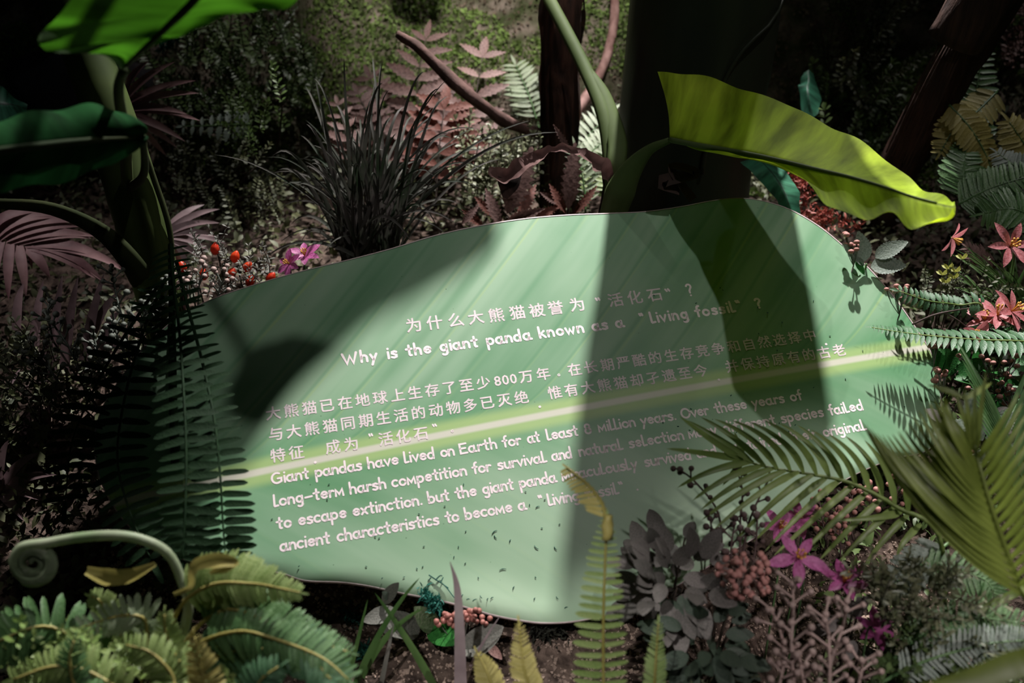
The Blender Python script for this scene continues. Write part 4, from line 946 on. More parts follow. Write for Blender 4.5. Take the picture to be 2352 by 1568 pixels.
flower(r, W(665, 606, 2.05), TOCAM + UP * .3 - RX * .5, .032, M['magenta'], 6, .5, .3, stem=[r.location, W(668, 625, 2.07)])
# ---------------------------------------------------------------- dark hanging ferns in front of the left end of the board
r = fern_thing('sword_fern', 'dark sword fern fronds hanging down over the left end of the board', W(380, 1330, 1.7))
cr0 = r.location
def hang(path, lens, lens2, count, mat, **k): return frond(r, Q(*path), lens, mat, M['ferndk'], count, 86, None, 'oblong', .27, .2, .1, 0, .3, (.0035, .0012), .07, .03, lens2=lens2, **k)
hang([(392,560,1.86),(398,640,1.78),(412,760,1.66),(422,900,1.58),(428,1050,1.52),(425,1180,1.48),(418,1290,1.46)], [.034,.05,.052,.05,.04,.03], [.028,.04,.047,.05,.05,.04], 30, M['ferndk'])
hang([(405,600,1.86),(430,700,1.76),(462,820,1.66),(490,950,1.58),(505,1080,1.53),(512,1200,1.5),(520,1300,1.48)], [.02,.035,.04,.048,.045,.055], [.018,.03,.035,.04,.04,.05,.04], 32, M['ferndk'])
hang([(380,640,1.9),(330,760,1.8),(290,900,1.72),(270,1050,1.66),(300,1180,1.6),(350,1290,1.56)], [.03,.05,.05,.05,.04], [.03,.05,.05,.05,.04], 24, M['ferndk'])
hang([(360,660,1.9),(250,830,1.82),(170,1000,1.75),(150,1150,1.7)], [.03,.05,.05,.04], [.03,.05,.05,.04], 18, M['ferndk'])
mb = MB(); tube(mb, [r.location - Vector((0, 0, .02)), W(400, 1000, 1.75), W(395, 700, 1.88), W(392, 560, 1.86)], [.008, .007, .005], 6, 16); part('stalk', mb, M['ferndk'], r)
# ---------------------------------------------------------------- bottom left ferns
r = fern_thing('fern', 'lush light green fern with golden-tipped fronds, bottom left foreground', W(380, 1700, 1.5)); FL = r; crown = W(360, 1640, 1.5)
mb = MB(); tube(mb, [r.location - Vector((0, 0, .02)), crown], [.012, .01], 7, 4); part('rootstock', mb, M['dkstem'], r)
def ff(path, lens, lens2, count, mat, w=.3, ang=78, smat='ferngold', **k):
    k.setdefault('start', .3); k.setdefault('angend', 60)
    return frond(r, [crown] + Q(*path), lens, mat, M[smat], count, ang, k.pop('nrm', None), 'oblong', w, .25, k.pop('curl', .25), 0, .3, (.004, .0012), .08, lens2=lens2, **k)
ff([(400,1420,1.42),(480,1345,1.38),(580,1340,1.36),(650,1352,1.34),(690,1360,1.33)], [.045,.05,.035,.02,.01], [.04,.05,.045,.02,.01], 38, M['ferny'], .25)
ff([(430,1470,1.4),(520,1400,1.37),(620,1430,1.35),(720,1470,1.33),(805,1498,1.32)], [.045,.045,.035,.025,.01], [.035,.042,.04,.03,.01], 40, M['fern'], .24)
ff([(430,1500,1.38),(540,1450,1.35),(640,1470,1.33),(740,1510,1.31),(800,1560,1.3)], [.04,.04,.035,.02], [.04,.04,.035,.02], 30, M['fern'], .24)
ff([(420,1540,1.38),(520,1500,1.36),(600,1490,1.34),(700,1500,1.32),(760,1560,1.3)], [.035,.045,.04,.03], [.04,.045,.04,.03], 26, M['gloss'], .34)
ff([(300,1500,1.42),(260,1420,1.4),(230,1380,1.39),(210,1370,1.39)], [.03,.03,.02,.01], [.03,.03,.02,.01], 18, M['ferny'], .34)
ff([(250,1530,1.4),(120,1440,1.38),(0,1470,1.36),(-100,1520,1.35)], [.035,.045,.045,.03], [.035,.045,.045,.03], 26, M['fern'], .27)
ff([(340,1480,1.4),(330,1420,1.38),(270,1415,1.37),(190,1440,1.36)], [.03,.035,.03,.02], [.03,.03,.03,.02], 14, M['fernlt'], .34)
ff([(420,1560,1.36),(400,1500,1.35),(380,1450,1.34),(378,1410,1.34)], [.03,.03,.02,.01], [.03,.03,.02,.01], 20, M['ferny'], .30)
ff([(300,1600,1.33),(200,1540,1.31),(120,1530,1.3),(30,1560,1.3)], [.03,.035,.03,.02], [.03,.035,.03,.02], 22, M['ferny'], .30)
ff([(380,1620,1.3),(400,1560,1.3),(350,1500,1.3),(290,1480,1.3)], [.03,.03,.03,.015], [.03,.03,.03,.015], 18, M['ferny'], .30)
ff([(450,1640,1.28),(470,1580,1.28),(458,1520,1.28),(447,1462,1.28)], [.03,.03,.022,.008], [.03,.03,.022,.008], 26, M['ferngold'], .24, start=.25)
ff([(560,1660,1.28),(580,1600,1.28),(600,1560,1.28),(640,1530,1.28)], [.03,.035,.03,.015], [.03,.035,.03,.015], 18, M['gloss'], .27)
ff([(240,1620,1.3),(180,1590,1.3),(160,1520,1.3),(170,1470,1.3)], [.03,.03,.025,.01], [.03,.03,.025,.01], 18, M['fern'], .27)
# folded golden end of a frond
mb = MB(); ribbon(mb, Q((400,1365,1.36),(438,1348,1.34),(442,1318,1.33),(455,1296,1.33),(500,1287,1.32),(540,1290,1.32)), [.006, .008, .010, .016, .02, .012], fold=.5, n=24); part('folded_tip', mb, M['ferngold'], r, 'golden folded frond tip curling to the right')
mb = MB(); ribbon(mb, Q((482,1316,1.33),(520,1300,1.32),(548,1288,1.32)), [.004, .018, .008], fold=.4); part('folded_tip', mb, M['ferngold'], r)
mb = MB(); ribbon(mb, Q((200,1310,1.4),(250,1325,1.39),(300,1322,1.38),(358,1295,1.38)), [.012, .024, .020, .006], fold=.5, n=18); part('folded_tip', mb, M['ferngold'], r, 'curled pale gold frond tips')
# fiddlehead
c = (77, 1293); pts = [(430,1420,1.42),(415,1330,1.41),(385,1270,1.40),(330,1240,1.39),(265,1229,1.38),(180,1234,1.38),(110,1246,1.38)]
for i in range(34):
    q = i / 33; a = PI * .62 + q * 4.4 * PI; rr = 46 * (1 - q) ** .8 + 4
    pts.append((c[0] + math.cos(a) * rr * .95, c[1] - math.sin(a) * rr * .86, 1.38 + .0 * q))
fd = MB(); P = tube(fd, [crown] + Q(*pts), [.007, .0075, .007, .0068, .006, .005, .004, .0028], 8, 150, 1); fo = part('fiddlehead', fd, M['fernlt'], r, 'pale fiddlehead stalk ending in a tight spiral')
me = tplmesh('curled_leaflet', M['fernlt'], w=.4, prof='oblong', fold=.3, curl=.5, seg=4)
for i in range(40, 112):
    p = P[i]; tg = (P[i + 1] - P[i]).normalized(); s = tg.cross(TOCAM).normalized()
    inner = -s if i < 200 else s
    d = (s if s.dot(W(200, 1400, 1.38) - p) > 0 else -s)
    inst('leaflet', me, frame(p + TOCAM * .0065, d + tg * .9, TOCAM, .015 if i < 90 else .010, .014), fo)
# ---------------------------------------------------------------- bottom centre
r = fern_thing('fern', 'upright fern frond with yellow stalk in front of the board, bottom centre', W(1390, 1800, 1.4))
frond(r, [r.location] + Q((1386,1700,1.40),(1386,1568,1.39),(1386,1420,1.38),(1390,1290,1.38),(1394,1190,1.38)), [.034,.034,.034,.032,.028,.02,.008], M['ferny'], M['ferngold'], 27, 88, None, 'oblong', .28, .2, .15, 0, .3, (.003, .0018), .06, .22, lens2=[.042,.042,.042,.04,.034,.024,.008], angend=84)
frond(r, Q((1394,1205,1.38),(1382,1155,1.40),(1352,1115,1.42),(1320,1088,1.44),(1303,1074,1.45)), [.004,.006,.006,.004], M['ferngold'], M['ferngold'], 14, 60, None, 'oblong', .28, .2, .1, 0, .3, (.003, .0018), .06, .1, lens2=[.026,.03,.028,.02,.012], rlabel='golden tip bending to the left')
mb = MB(); tube(mb, Q((1394,1240,1.375),(1396,1205,1.375),(1399,1182,1.375)), [.007, .008, .005], 8, 10, 1, .5); part('knuckle', mb, M['ferngold'], r, 'brown-gold bend of the frond')
for lab, pth, ln, mt in (('small golden fern tip low in front of the soil', [(1150,1640,1.45),(1125,1560,1.45),(1097,1500,1.45)], [.02,.022,.006], 'ferngold'), ('blurred yellow fern tip right of the mauve blade', [(1240,1640,1.38),(1205,1540,1.38),(1192,1432,1.38)], [.022,.022,.006], 'ferngold'), ('blurred green fern tip right of the tall upright frond', [(1500,1640,1.36),(1505,1540,1.36),(1512,1432,1.36)], [.018,.018,.006], 'ferny')):
    simple_fern(lab, pth, ln, 22, M[mt], .3, 60, start=.1, smat='ferngold')
r = thing('grass_tuft', 'green grass blades crossing in the soil below the board', 'grass', ground(W(880, 1600, 1.7)))
for b, c_, t, mt, wd in (((800,1620),(860,1440),(965,1325),'grassgreen',.014), ((1010,1600),(950,1480),(860,1360),'grassgreen',.016), ((830,1560),(880,1440),(975,1395),'grassgreen',.014), ((790,1600),(820,1480),(845,1375),'grassgreen',.010), ((870,1600),(890,1500),(905,1430),'sage',.010), ((780,1580),(795,1520),(800,1480),'grassgreen',.008), ((1080,1530),(1110,1470),(1150,1412),'mauve',.006)):
    mb = MB(); ribbon(mb, bez(W(*b, 1.68), W(*c_, 1.6), W(*t, 1.58), 9), [wd], fold=.35, n=16, prof=BL_); part('blade', mb, M[mt], r)
r = thing('mauve_blade', 'tall mauve-grey leaf blade standing upright before the lower lip of the board', 'leaf', ground(W(1060, 1640, 1.62)))
mb = MB(); ribbon(mb, [r.location - Vector((0, 0, .01))] + Q((1058,1568,1.6),(1056,1450,1.54),(1050,1350,1.5),(1034,1290,1.48)), [.022, .020, .016, .010, .001], fold=.3, n=24); part('blade', mb, M['mauve'], r)
# succulent leaves, coral beads, teal moss
r = thing('sage_plant', 'thick grey-green leaves lying on the soil under the board lip', 'plant', ground(T(1000, 1450)))
for a, b, ws, mt in (((985,1440),(1050,1470),1,'deepgreen'), ((1060,1500),(1150,1440),1,'sage'), ((1040,1470),(1110,1495),1,'sage'), ((960,1460),(900,1410),1,'sage'), ((910,1400),(835,1425),1,'sage'), ((880,1385),(912,1340),.9,'sage'), ((950,1440),(880,1440),1,'sage'), ((895,1375),(880,1360),.9,'greyleaf'), ((1000,1445),(960,1400),.8,'fernlt'), ((1120,1480),(1150,1510),.7,'dusty')):
    leafplant(r, [(W(*a, depth(T(*a)) - .05) if a[1] > 1420 else W(*a, 1.67), W(*b, 1.65), Vector((0, -.5, 1)), ws)], M[mt], .5, 'oval', 0, .1, name='leaf')
r = thing('coral_beads', 'cluster of coral red beads on the soil at the lower lip of the board', 'berries', ground(W(1060, 1425, 1.67))); me = ballmesh('bead', M['coral']); mb = MB()
for i in range(60):
    x, y = random.gauss(1058, 27), random.gauss(1418, 10) + random.uniform(-4, 4); s = random.uniform(.004, .0052)
    p = W(x, y, 1.655 + random.uniform(-.012, .012)); inst('bead', me, frame(p, rv(1), rv(1), s, s, s), r)
    if i % 5 == 0: tube(mb, [r.location - Vector((0, 0, .01)), r.location.lerp(p, .6) + rv(.004), p], [.0014, .001], 4, 5)
part('stalks', mb, M['sage'], r)
def mosstuft(label, spots, mat, n, L, sp):
    mb = MB(); V = leaf_tpl(w=.3, prof='lance', fold=.3, curl=.4, seg=3)
    for p in spots:
        for _ in range(n): mb.add(*V, frame(p + rv(sp) * random.random(), rv(1) + Vector((0, 0, .4)), rv(1), L * random.uniform(.5, 1.3)))
    o = part('teal_moss' if 'teal' in label else 'heather_moss', mb, mat, None, label, 'stuff'); o['category'] = 'moss'
mosstuft('teal moss tuft clinging to the lower lip of the board', [PP(978, 1365, .004), PP(990, 1378, .006), PP(1000, 1392, .0), T(1010, 1405, .02)], M['mossteal'], 90, .012, .016)
mosstuft('teal moss tufts on the soil at the left below the board', [T(800, 1415, .01), T(812, 1425, .01), T(830, 1495, .01)], M['mossteal'], 90, .012, .02)
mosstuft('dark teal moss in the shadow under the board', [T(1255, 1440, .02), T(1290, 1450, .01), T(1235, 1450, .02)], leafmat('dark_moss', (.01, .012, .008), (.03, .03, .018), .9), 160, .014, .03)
mosstuft('teal tuft on the shrub behind the bright leaf, upper left', [W(385, 95, 2.6), W(375, 110, 2.6), W(400, 85, 2.6)], M['mossteal'], 60, .018, .02)
mosstuft('red heather-like tufts right of the banana trunk', [W(random.uniform(1810, 1860), random.uniform(400, 520), random.uniform(2.3, 2.4)) for _ in range(16)] + [W(random.uniform(1850, 1990), random.uniform(470, 540), 2.4) for _ in range(8)], M['redmoss'], 34, .014, .03)
# small debris on the board
mb = MB()
for x, y, s, a in [(1136,1222,.012,.5),(1138,1232,.008,2),(1172,1242,.006,1),(1235,1164,.008,.2),(1232,1256,.01,2.2),(1276,1258,.008,2),(1155,1308,.012,0),(1180,1350,.007,1),(1090,1378,.008,.3),(1105,1370,.006,2),(1062,1368,.006,1),(1075,1376,.006,0),(1130,1373,.006,.4),(1228,1375,.005,1),(1280,1372,.006,2),(1300,1395,.006,.2),(1120,1376,.005,1)] + [(random.uniform(620, 1300), random.uniform(1100, 1330), .0035, random.uniform(0, 3)) for _ in range(26)] + [(random.uniform(1500, 2100), random.uniform(650, 1000), .0035, random.uniform(0, 3)) for _ in range(30)]:
    p = PP(x, y, .0012); d = EX * math.cos(a) + EY * math.sin(a); e = EX * -math.sin(a) + EY * math.cos(a)
    tube(mb, [p - d * s / 2, p + e * s * .15, p + d * s / 2], [.0005, .0009, .0004], 4, 5)
o = part('plant_debris', mb, M['mossteal'], None, 'dark specks and shreds fallen on the board face', 'stuff'); o['category'] = 'debris'
r = thing('dried_sprig', 'tiny dark dried sprig lying on the lower lip of the board', 'twig', PP(1020, 1345, .003)); mb = MB()
for pts in ([(985,1320),(1000,1330),(1022,1345),(1040,1368),(1050,1378)], [(1000,1332),(1010,1322),(1016,1322)], [(1012,1338),(1018,1325)], [(1022,1345),(1030,1350)], [(990,1326),(985,1332)]):
    tube(mb, [PP(x, y, .004) for x, y in pts] if len(pts) > 2 else [PP(*pts[0], .004), PP(*pts[0], .004).lerp(PP(*pts[1], .004), .5), PP(*pts[1], .004)], [.0012, .0008], 5)
part('stalk', mb, M['mossteal'], r)
# ---------------------------------------------------------------- bottom right: sage shrub, twigs, berries, flowers
def bush(label, c, n, rx, ry, mat, L=(.04, .065), w=.55, cat='shrub', dd=.05, name='sage_shrub', prof='oval', curl=.2, teeth=0, down=.2):
    r = thing(name, label, cat, ground(W(c[0], c[1], c[2]))); cc = W(*c); mb = MB()
    for i in range(n):
        q = rv(1); 
        while q.length > 1: q = rv(1)
        p = cc + RX * q.x * rx * c[2] / FPX + UP * q.y * ry * c[2] / FPX + FW * q.z * dd; d = (p - cc).normalized() + rv(.5) + Vector((0, -.2, -down + .3))
        l = random.uniform(*L); leafplant(r, [(p, p + d.normalized() * l, TOCAM + Vector((0, 0, .8)) + rv(.5))], mat, w, prof, teeth, curl)
        if i % 6 == 0: tube(mb, [ground(cc) - Vector((0, 0, .02)), ground(cc).lerp(p, .6), p], [.003, .0015], 4, 5)
    part('stems', mb, M['dkstem'], r); return r
bush('dusky grey-green shrub of soft oval leaves below the last text line', (1540,1330,1.56), 74, 110, 110, M['sagedk'], (.035, .055), dd=.06)
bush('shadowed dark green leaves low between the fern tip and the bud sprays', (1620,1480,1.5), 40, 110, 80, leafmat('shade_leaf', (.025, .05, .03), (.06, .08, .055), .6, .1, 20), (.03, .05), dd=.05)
r = thing('bud_twigs', 'thin dark brown twigs with round buds rising over the board', 'twig', ground(W(1660, 1400, 1.6)))
for pth, n in (([(1660,1300,1.6),(1650,1180,1.6),(1600,1110,1.6),(1562,1078,1.6)], 8), ([(1700,1300,1.6),(1700,1200,1.6),(1705,1130,1.6),(1695,1085,1.6)], 7), ([(1705,1280,1.6),(1720,1200,1.6),(1750,1130,1.6),(1768,1098,1.6)], 8), ([(1650,1320,1.58),(1640,1240,1.58),(1630,1190,1.58)], 7), ([(1720,1340,1.58),(1735,1260,1.58),(1740,1180,1.58)], 8), ([(1680,1330,1.58),(1680,1250,1.58),(1690,1190,1.58)], 9)):
    berryspray(r, Q(*pth), [.002, .0014], n, .0052, M['berrydk'], M['berrydk'], .02, name='bud')
mb = MB(); [tube(mb, [r.location - Vector((0, 0, .02)), W(x, y, 1.59)], [.003, .002], 4, 4) for x, y in ((1660,1300),(1700,1300),(1720,1340),(1650,1320))]; part('stems', mb, M['dkstem'], r)
r = thing('berry_ball', 'round head of dusty pink berries beside the magenta flower', 'berries', ground(W(1715, 1420, 1.5)))
cc = W(1712, 1318, 1.5); me = ballmesh('berry', M['berrypk']); mb = MB()
for i in range(70):
    d = rv(1).normalized(); d = (d + TOCAM * .4).normalized(); e = cc + d * .038 * random.uniform(.75, 1.05) * Vector((1, 1, 1)).x
    e = cc + (RX * d.dot(RX) * 1.15 + UP * d.dot(UP) * .95 + FW * d.dot(FW)) * .037 * random.uniform(.7, 1.05)
    tube(mb, [cc, cc.lerp(e, .6), e], [.0012, .001, .003], 4, 4); s = random.uniform(.0042, .006); inst('berry', me, frame(e, d, rv(1), s, s * 1.25, s), r)
tube(mb, [r.location - Vector((0, 0, .02)), cc], [.004, .003], 5, 4); part('stalks', mb, M['berry'], r)
r = thing('bud_spray', 'pair of tall dusty pink knobbly sprays, bottom right of centre', 'plant', ground(W(1850, 1700, 1.5)))
for pth, n in (([(1830,1640,1.42),(1818,1500,1.42),(1822,1400,1.43),(1820,1340,1.43)], 13), ([(1800,1540,1.44),(1795,1460,1.44),(1772,1400,1.44)], 8), ([(1910,1640,1.42),(1905,1540,1.42),(1935,1440,1.43),(1945,1380,1.43)], 11), ([(1905,1600,1.4),(1905,1490,1.41),(1896,1410,1.42)], 11), ([(1860,1620,1.42),(1845,1560,1.42),(1835,1500,1.42)], 9), ([(1950,1640,1.42),(1975,1560,1.42),(1980,1520,1.42)], 9), ([(1760,1640,1.42),(1790,1570,1.42),(1800,1520,1.42)], 7)):
    berryspray(r, Q(*pth), [.0028, .002], n, .0052, M['berry'], M['berry'], .036, name='bud')
mb = MB(); [tube(mb, [r.location - Vector((0, 0, .02)), W(x, y, 1.42)], [.004, .003], 4, 4) for x, y in ((1830,1640),(1910,1640),(1950,1640),(1760,1640))]; part('stems', mb, M['berry'], r)
r = thing('pink_lily', 'mauve-pink open star flower with orange stamens right of the berry ball', 'flower', ground(W(1840, 1440, 1.56)))
flower(r, W(1832, 1280, 1.5), TOCAM + UP * .5, .044, M['magenta'], 5, .42, .25, stem=[r.location, W(1845, 1340, 1.54)], rot=.5)
r = thing('pink_lily', 'bright magenta flower facing up, lower right of the star flower', 'flower', ground(W(1940, 1470, 1.56)))
flower(r, W(1938, 1338, 1.52), TOCAM + UP * 1.2, .042, M['magenta'], 6, .42, .5, stem=[r.location, W(1940, 1380, 1.55)], rot=.1)
r = thing('pink_lily', 'magenta flower tucked under the palm frond against the board', 'flower', ground(W(1800, 1350, 1.62)))
flower(r, W(1790, 1215, 1.62), TOCAM + UP * .9 + RX * .3, .036, M['magenta'], 6, .45, .4, stem=[r.location, W(1795, 1260, 1.64)])
r = thing('pink_lily', 'dim purple flower below the palm frond leaflets', 'flower', ground(W(1840, 1330, 1.66)))
flower(r, W(1835, 1190, 1.68), TOCAM + UP * .5 - RX * .2, .034, M['magenta'], 6, .45, .4, stem=[r.location, W(1840, 1240, 1.68)])
r = thing('pink_lily', 'dark purple flower facing away, low at the bottom right', 'flower', ground(W(2030, 1520, 1.5)))
flower(r, W(2010, 1450, 1.5), -TOCAM + RX * .8 + UP * .3, .034, M['magenta'], 6, .42, .6, stem=[r.location, W(1990, 1460, 1.52)])
# beads and leaves behind the palm
r = thing('pink_bead_spray', 'small pink and brown beads glimpsed between the palm leaflets', 'berries', ground(W(1920, 1260, 1.75)))
for pth in ([(1900,1260,1.75),(1890,1200,1.75),(1880,1140,1.76)], [(1960,1240,1.76),(1950,1180,1.76),(1960,1130,1.77)], [(1930,1280,1.74),(1930,1230,1.74),(1920,1180,1.74)], [(1990,1230,1.78),(2000,1170,1.78),(1990,1120,1.78)], [(2050,1190,1.8),(2060,1130,1.8),(2070,1080,1.8)]):
    berryspray(r, Q(*pth), [.0018, .0012], 12, .0055, M['berrypk'], M['berrydk'], .022, name='bead')
# ---------------------------------------------------------------- palms, right
r = thing('palm', 'light green feather palm frond reaching left across the board corner', 'palm', ground(W(2200, 1420, 1.7)))
fr = frond(r, [r.location] + Q((2160,1240,1.58),(2060,1165,1.58),(1990,1125,1.58),(1930,1102,1.59),(1850,1087,1.60),(1770,1074,1.61),(1705,1056,1.62)), [.05], M['palm'], M['palm'], 2, start=0, tip=False, rad=(.0045, .002))
up_ = [((1705,1056),(1640,1020),(1560,955)), ((1730,1063),(1660,1010),(1578,965)), ((1757,1071),(1690,1000),(1610,958)), ((1785,1077),(1740,1000),(1640,962)), ((1815,1081),(1780,1000),(1680,965)), ((1845,1086),(1820,1010),(1720,968)), ((1875,1091),(1850,1010),(1755,965)), ((1905,1097),(1880,1020),(1790,972)), ((1935,1104),(1910,1030),(1830,975)), ((1965,1114),(1950,1040),(1860,985)), ((1995,1127),(1985,1050),(1900,995)), ((2025,1144),(2020,1060),(1940,1000)), ((2055,1162),(2050,1080),(1985,1010)), ((2085,1182),(2085,1090),(2030,1020))]
dn_ = [((1705,1056),(1620,1040),(1530,1030)), ((1725,1062),(1640,1068),(1555,1120)), ((1750,1070),(1670,1085),(1590,1150)), ((1778,1075),(1700,1095),(1610,1170)), ((1805,1080),(1720,1110),(1610,1195)), ((1835,1084),(1760,1110),(1640,1215)), ((1868,1090),(1800,1120),(1690,1240)), ((1900,1096),(1840,1130),(1730,1245)), ((1930,1102),(1870,1140),(1755,1268)), ((1962,1112),(1900,1160),(1775,1278)), ((1995,1127),(1930,1180),(1830,1282)), ((2025,1145),(1960,1200),(1880,1288)), ((2055,1163),(2000,1210),(1925,1292)), ((2085,1182),(2030,1230),(1985,1300)), ((2115,1203),(2070,1240),(2060,1275)), ((2070,1175),(2040,1190),(1920,1195))]
for L_, dz in ((up_, .0), (dn_, -.01)):
    for b_, c_, t_ in L_:
        mb = MB(); k = dz + random.uniform(-.012, .012); ribbon(mb, bez(W(*b_, 1.595), W(*c_, 1.575 + k), W(*t_, 1.59 + k * 2), 9), [.0135], fold=.45, n=14, prof=lambda t: min(1, .35 + t * 3) * (1 - t) ** .5); part('leaflet', mb, M['palm'], fr)
r = thing('palm', 'large olive palm frond arching at the right edge, nearest the camera', 'palm', ground(W(2420, 1560, 1.6)))
fr = frond(r, [r.location] + Q((2370,1420,1.36),(2335,1330,1.34),(2285,1190,1.33),(2255,1090,1.33),(2238,1020,1.34),(2215,905,1.36)), [.05], M['palmdk'], M['palmdk'], 2, start=0, tip=False, rad=(.006, .002))
for i in range(17):
    t = i / 16; b_ = (2348 - t * 103, 1365 - t * 290); c_ = (2120 + t * 60, 1240 - t * 260); e_ = (1975 + t * 195, 960 + 40 * math.sin(t * 5) - 10 * t)
    mb = MB(); ribbon(mb, bez(W(*b_, 1.335), W(*c_, 1.28), W(*e_, 1.36 + random.uniform(-.03, .03)), 11), [.0135], fold=.45, n=18, prof=lambda t: min(1, .35 + t * 3) * (1 - t) ** .5); part('leaflet', mb, M['palmdk'], fr)
for i in range(15):
    t = i / 14; b_ = (2340 - t * 98, 1345 - t * 290); e_ = (2470 - t * 130, 1230 - t * 330); c_ = (b_[0] * .5 + e_[0] * .5, b_[1] * .5 + e_[1] * .5 - 5 + t * 20)
    mb = MB(); ribbon(mb, bez(W(*b_, 1.335), W(*c_, 1.3), W(*e_, 1.32), 8), [.012], fold=.45, n=12, prof=lambda t: min(1, .35 + t * 3) * (1 - t) ** .5); part('leaflet', mb, M['palmdk'], fr)
for e_ in ((2215,895),(2195,905),(2240,880),(2150,930),(2265,850)):
    mb = MB(); ribbon(mb, bez(W(2240, 1040, 1.34), W((2240 + e_[0]) / 2 - 4, 960, 1.33), W(*e_, 1.34), 7), [.011], fold=.4, n=10, prof=lambda t: min(1, .35 + t * 3) * (1 - t) ** .5); part('leaflet', mb, M['palmdk'], fr)
r = thing('palm', 'thin blue-green palm leaflets behind the olive frond at the right edge', 'palm', ground(W(2400, 1350, 1.8)))
fr = frond(r, [r.location] + Q((2380,1200,1.68),(2330,1050,1.68),(2300,960,1.7)), [.05], M['fern'], M['fern'], 2, start=0, tip=False)
for i in range(12):
    t = i / 11
    for s in (1, -1):
        b_ = (2375 - t * 70, 1190 - t * 210); e_ = (b_[0] + (90 if s > 0 else -110), b_[1] - 170 - 30 * t)
        mb = MB(); ribbon(mb, bez(W(*b_, 1.68), W((b_[0] + e_[0]) / 2, (b_[1] + e_[1]) / 2 - 15, 1.66), W(*e_, 1.69), 7), [.010], fold=.4, n=9, prof=lambda t: min(1, .35 + t * 3) * (1 - t) ** .5); part('leaflet', mb, M['fern'], fr)
# frond over the right end of the board
r = fern_thing('sword_fern', 'glossy green sword fern frond pointing left over the right end of the board', W(2440, 900, 1.95))
frond(r, [r.location] + Q((2440,800,1.92),(2352,784,1.90),(2250,780,1.90),(2150,772,1.915),(2070,763,1.925),(2003,752,1.935)), [.055,.055,.05,.044,.034,.014], M['gloss'], M['ferny'], 34, 66, (UP * .85 + TOCAM * .55).normalized(), 'lance', .27, .3, .15, 0, .3, (.0025, .001), .05, .12, lens2=[.055,.055,.05,.040,.028,.010], angend=82)
r = fern_thing('fern', 'glossy short holly fern frond behind the sword fern at right', W(2270, 760, 2.0))
frond(r, [r.location] + Q((2260,720,1.99),(2200,700,1.98),(2130,690,1.98),(2065,668,1.98)), [.026,.026,.024,.018], M['gloss'], M['ferny'], 18, 75, None, 'lance', .42, .3, .3, 5, .3, (.002, .001), .08, .15)
r = thing('twig', 'thin bare brown twig across the fern at the right', 'twig', ground(W(2180, 730, 1.97)))
mb = MB(); tube(mb, Q((2095,745,1.96),(2140,725,1.95),(2180,715,1.95),(2228,707,1.96)), [.002, .0022, .001], 5); tube(mb, Q((2170,718,1.95),(2200,735,1.95),(2230,758,1.96)), [.0018, .0008], 5); tube(mb, [r.location - Vector((0, 0, .01)), W(2150, 722, 1.955)], [.002, .0018], 5, 4); part('stalk', mb, M['berrydk'], r)
# serrated grey leaves, upper right end of the board
r = thing('serrated_plant', 'grey-green serrated leaves standing by the upper right edge of the board', 'plant', ground(W(2000, 640, 2.1)))
TL = [((1985,600),(1975,532),1), ((2010,590),(2085,552),.8), ((2000,612),(2082,606),1), ((1975,600),(1940,560),.8), ((1985,608),(1960,590),.7)]
leafplant(r, [(W(*a, 2.06), W(*b, 2.04), TOCAM + UP * .4, ws) for a, b, ws in TL], M['greyleaf'], .6, 'ovate', 12, .12, name='serrated_leaf', tdepth=.12)
leafplant(r, [(PP(1965, 600, .02), PP(1988, 630, .012), PN, 1)], M['deepgreen'], .5, 'ovate', 10, .12, name='serrated_leaf', tdepth=.12)
mb = MB(); tube(mb, [r.location - Vector((0, 0, .02)), W(1990, 606, 2.06)], [.004, .0025], 5, 5); part('stalk', mb, M['fern'], r)
def umbel(label, c, n, sp, mat, br, d=.05, base=None):
    r = thing('berry_umbel', label, 'berries', ground(base or W(c[0], c[1] + 40, c[2] + .04))); b0 = W(c[0] + sp[0] * .3, c[1] + 55, c[2] + .01); mb = MB(); me = ballmesh('berry', mat)
    tube(mb, [r.location - Vector((0, 0, .02)), b0], [.002, .0015], 4, 4)
    for i in range(n):
        e = W(c[0] + random.uniform(-sp[0], sp[0]), c[1] + random.uniform(-sp[1], sp[1]), c[2] + random.uniform(-.02, .02)); tube(mb, [b0, b0.lerp(e, .5) + rv(.003), e], [.001, .0009, .002], 4, 5)
        s = br * random.uniform(.85, 1.15); inst('berry', me, frame(e, UP, TOCAM, s * .8, s, s), r)
    part('stalks', mb, M['sage'], r)
umbel('small pink flat-topped berries above the serrated leaves', (1955,555,2.04), 10, (18, 24), M['berrypk'], .0062)
umbel('pink berries on fine stalks just right of the board below the serrated leaves', (2058,668,2.0), 9, (26, 20), M['berrypk'], .0058)
umbel('pink berry pair under the sword fern tip by the board edge', (2140,788,1.95), 5, (14, 10), M['berrypk'], .007)
umbel('pink berries touching the right edge of the board', (2160,858,1.92), 6, (14, 16), M['berrypk'], .007)
umbel('scattered pink berries in the dark right of the board', (2270,850,1.95), 16, (70, 45), M['berrypk'], .0062)
umbel('dim pink berries at the right edge below the sword fern', (2320,900,1.95), 12, (30, 50), M['berrypk'], .0062)
umbel('coral berries near the lower right corner of the board', (2215,1015,1.85), 6, (30, 24), M['coral'], .006)
umbel('brownish beads beside the lower right corner of the board', (2190,1050,1.84), 14, (40, 40), M['berrypk'], .0055)
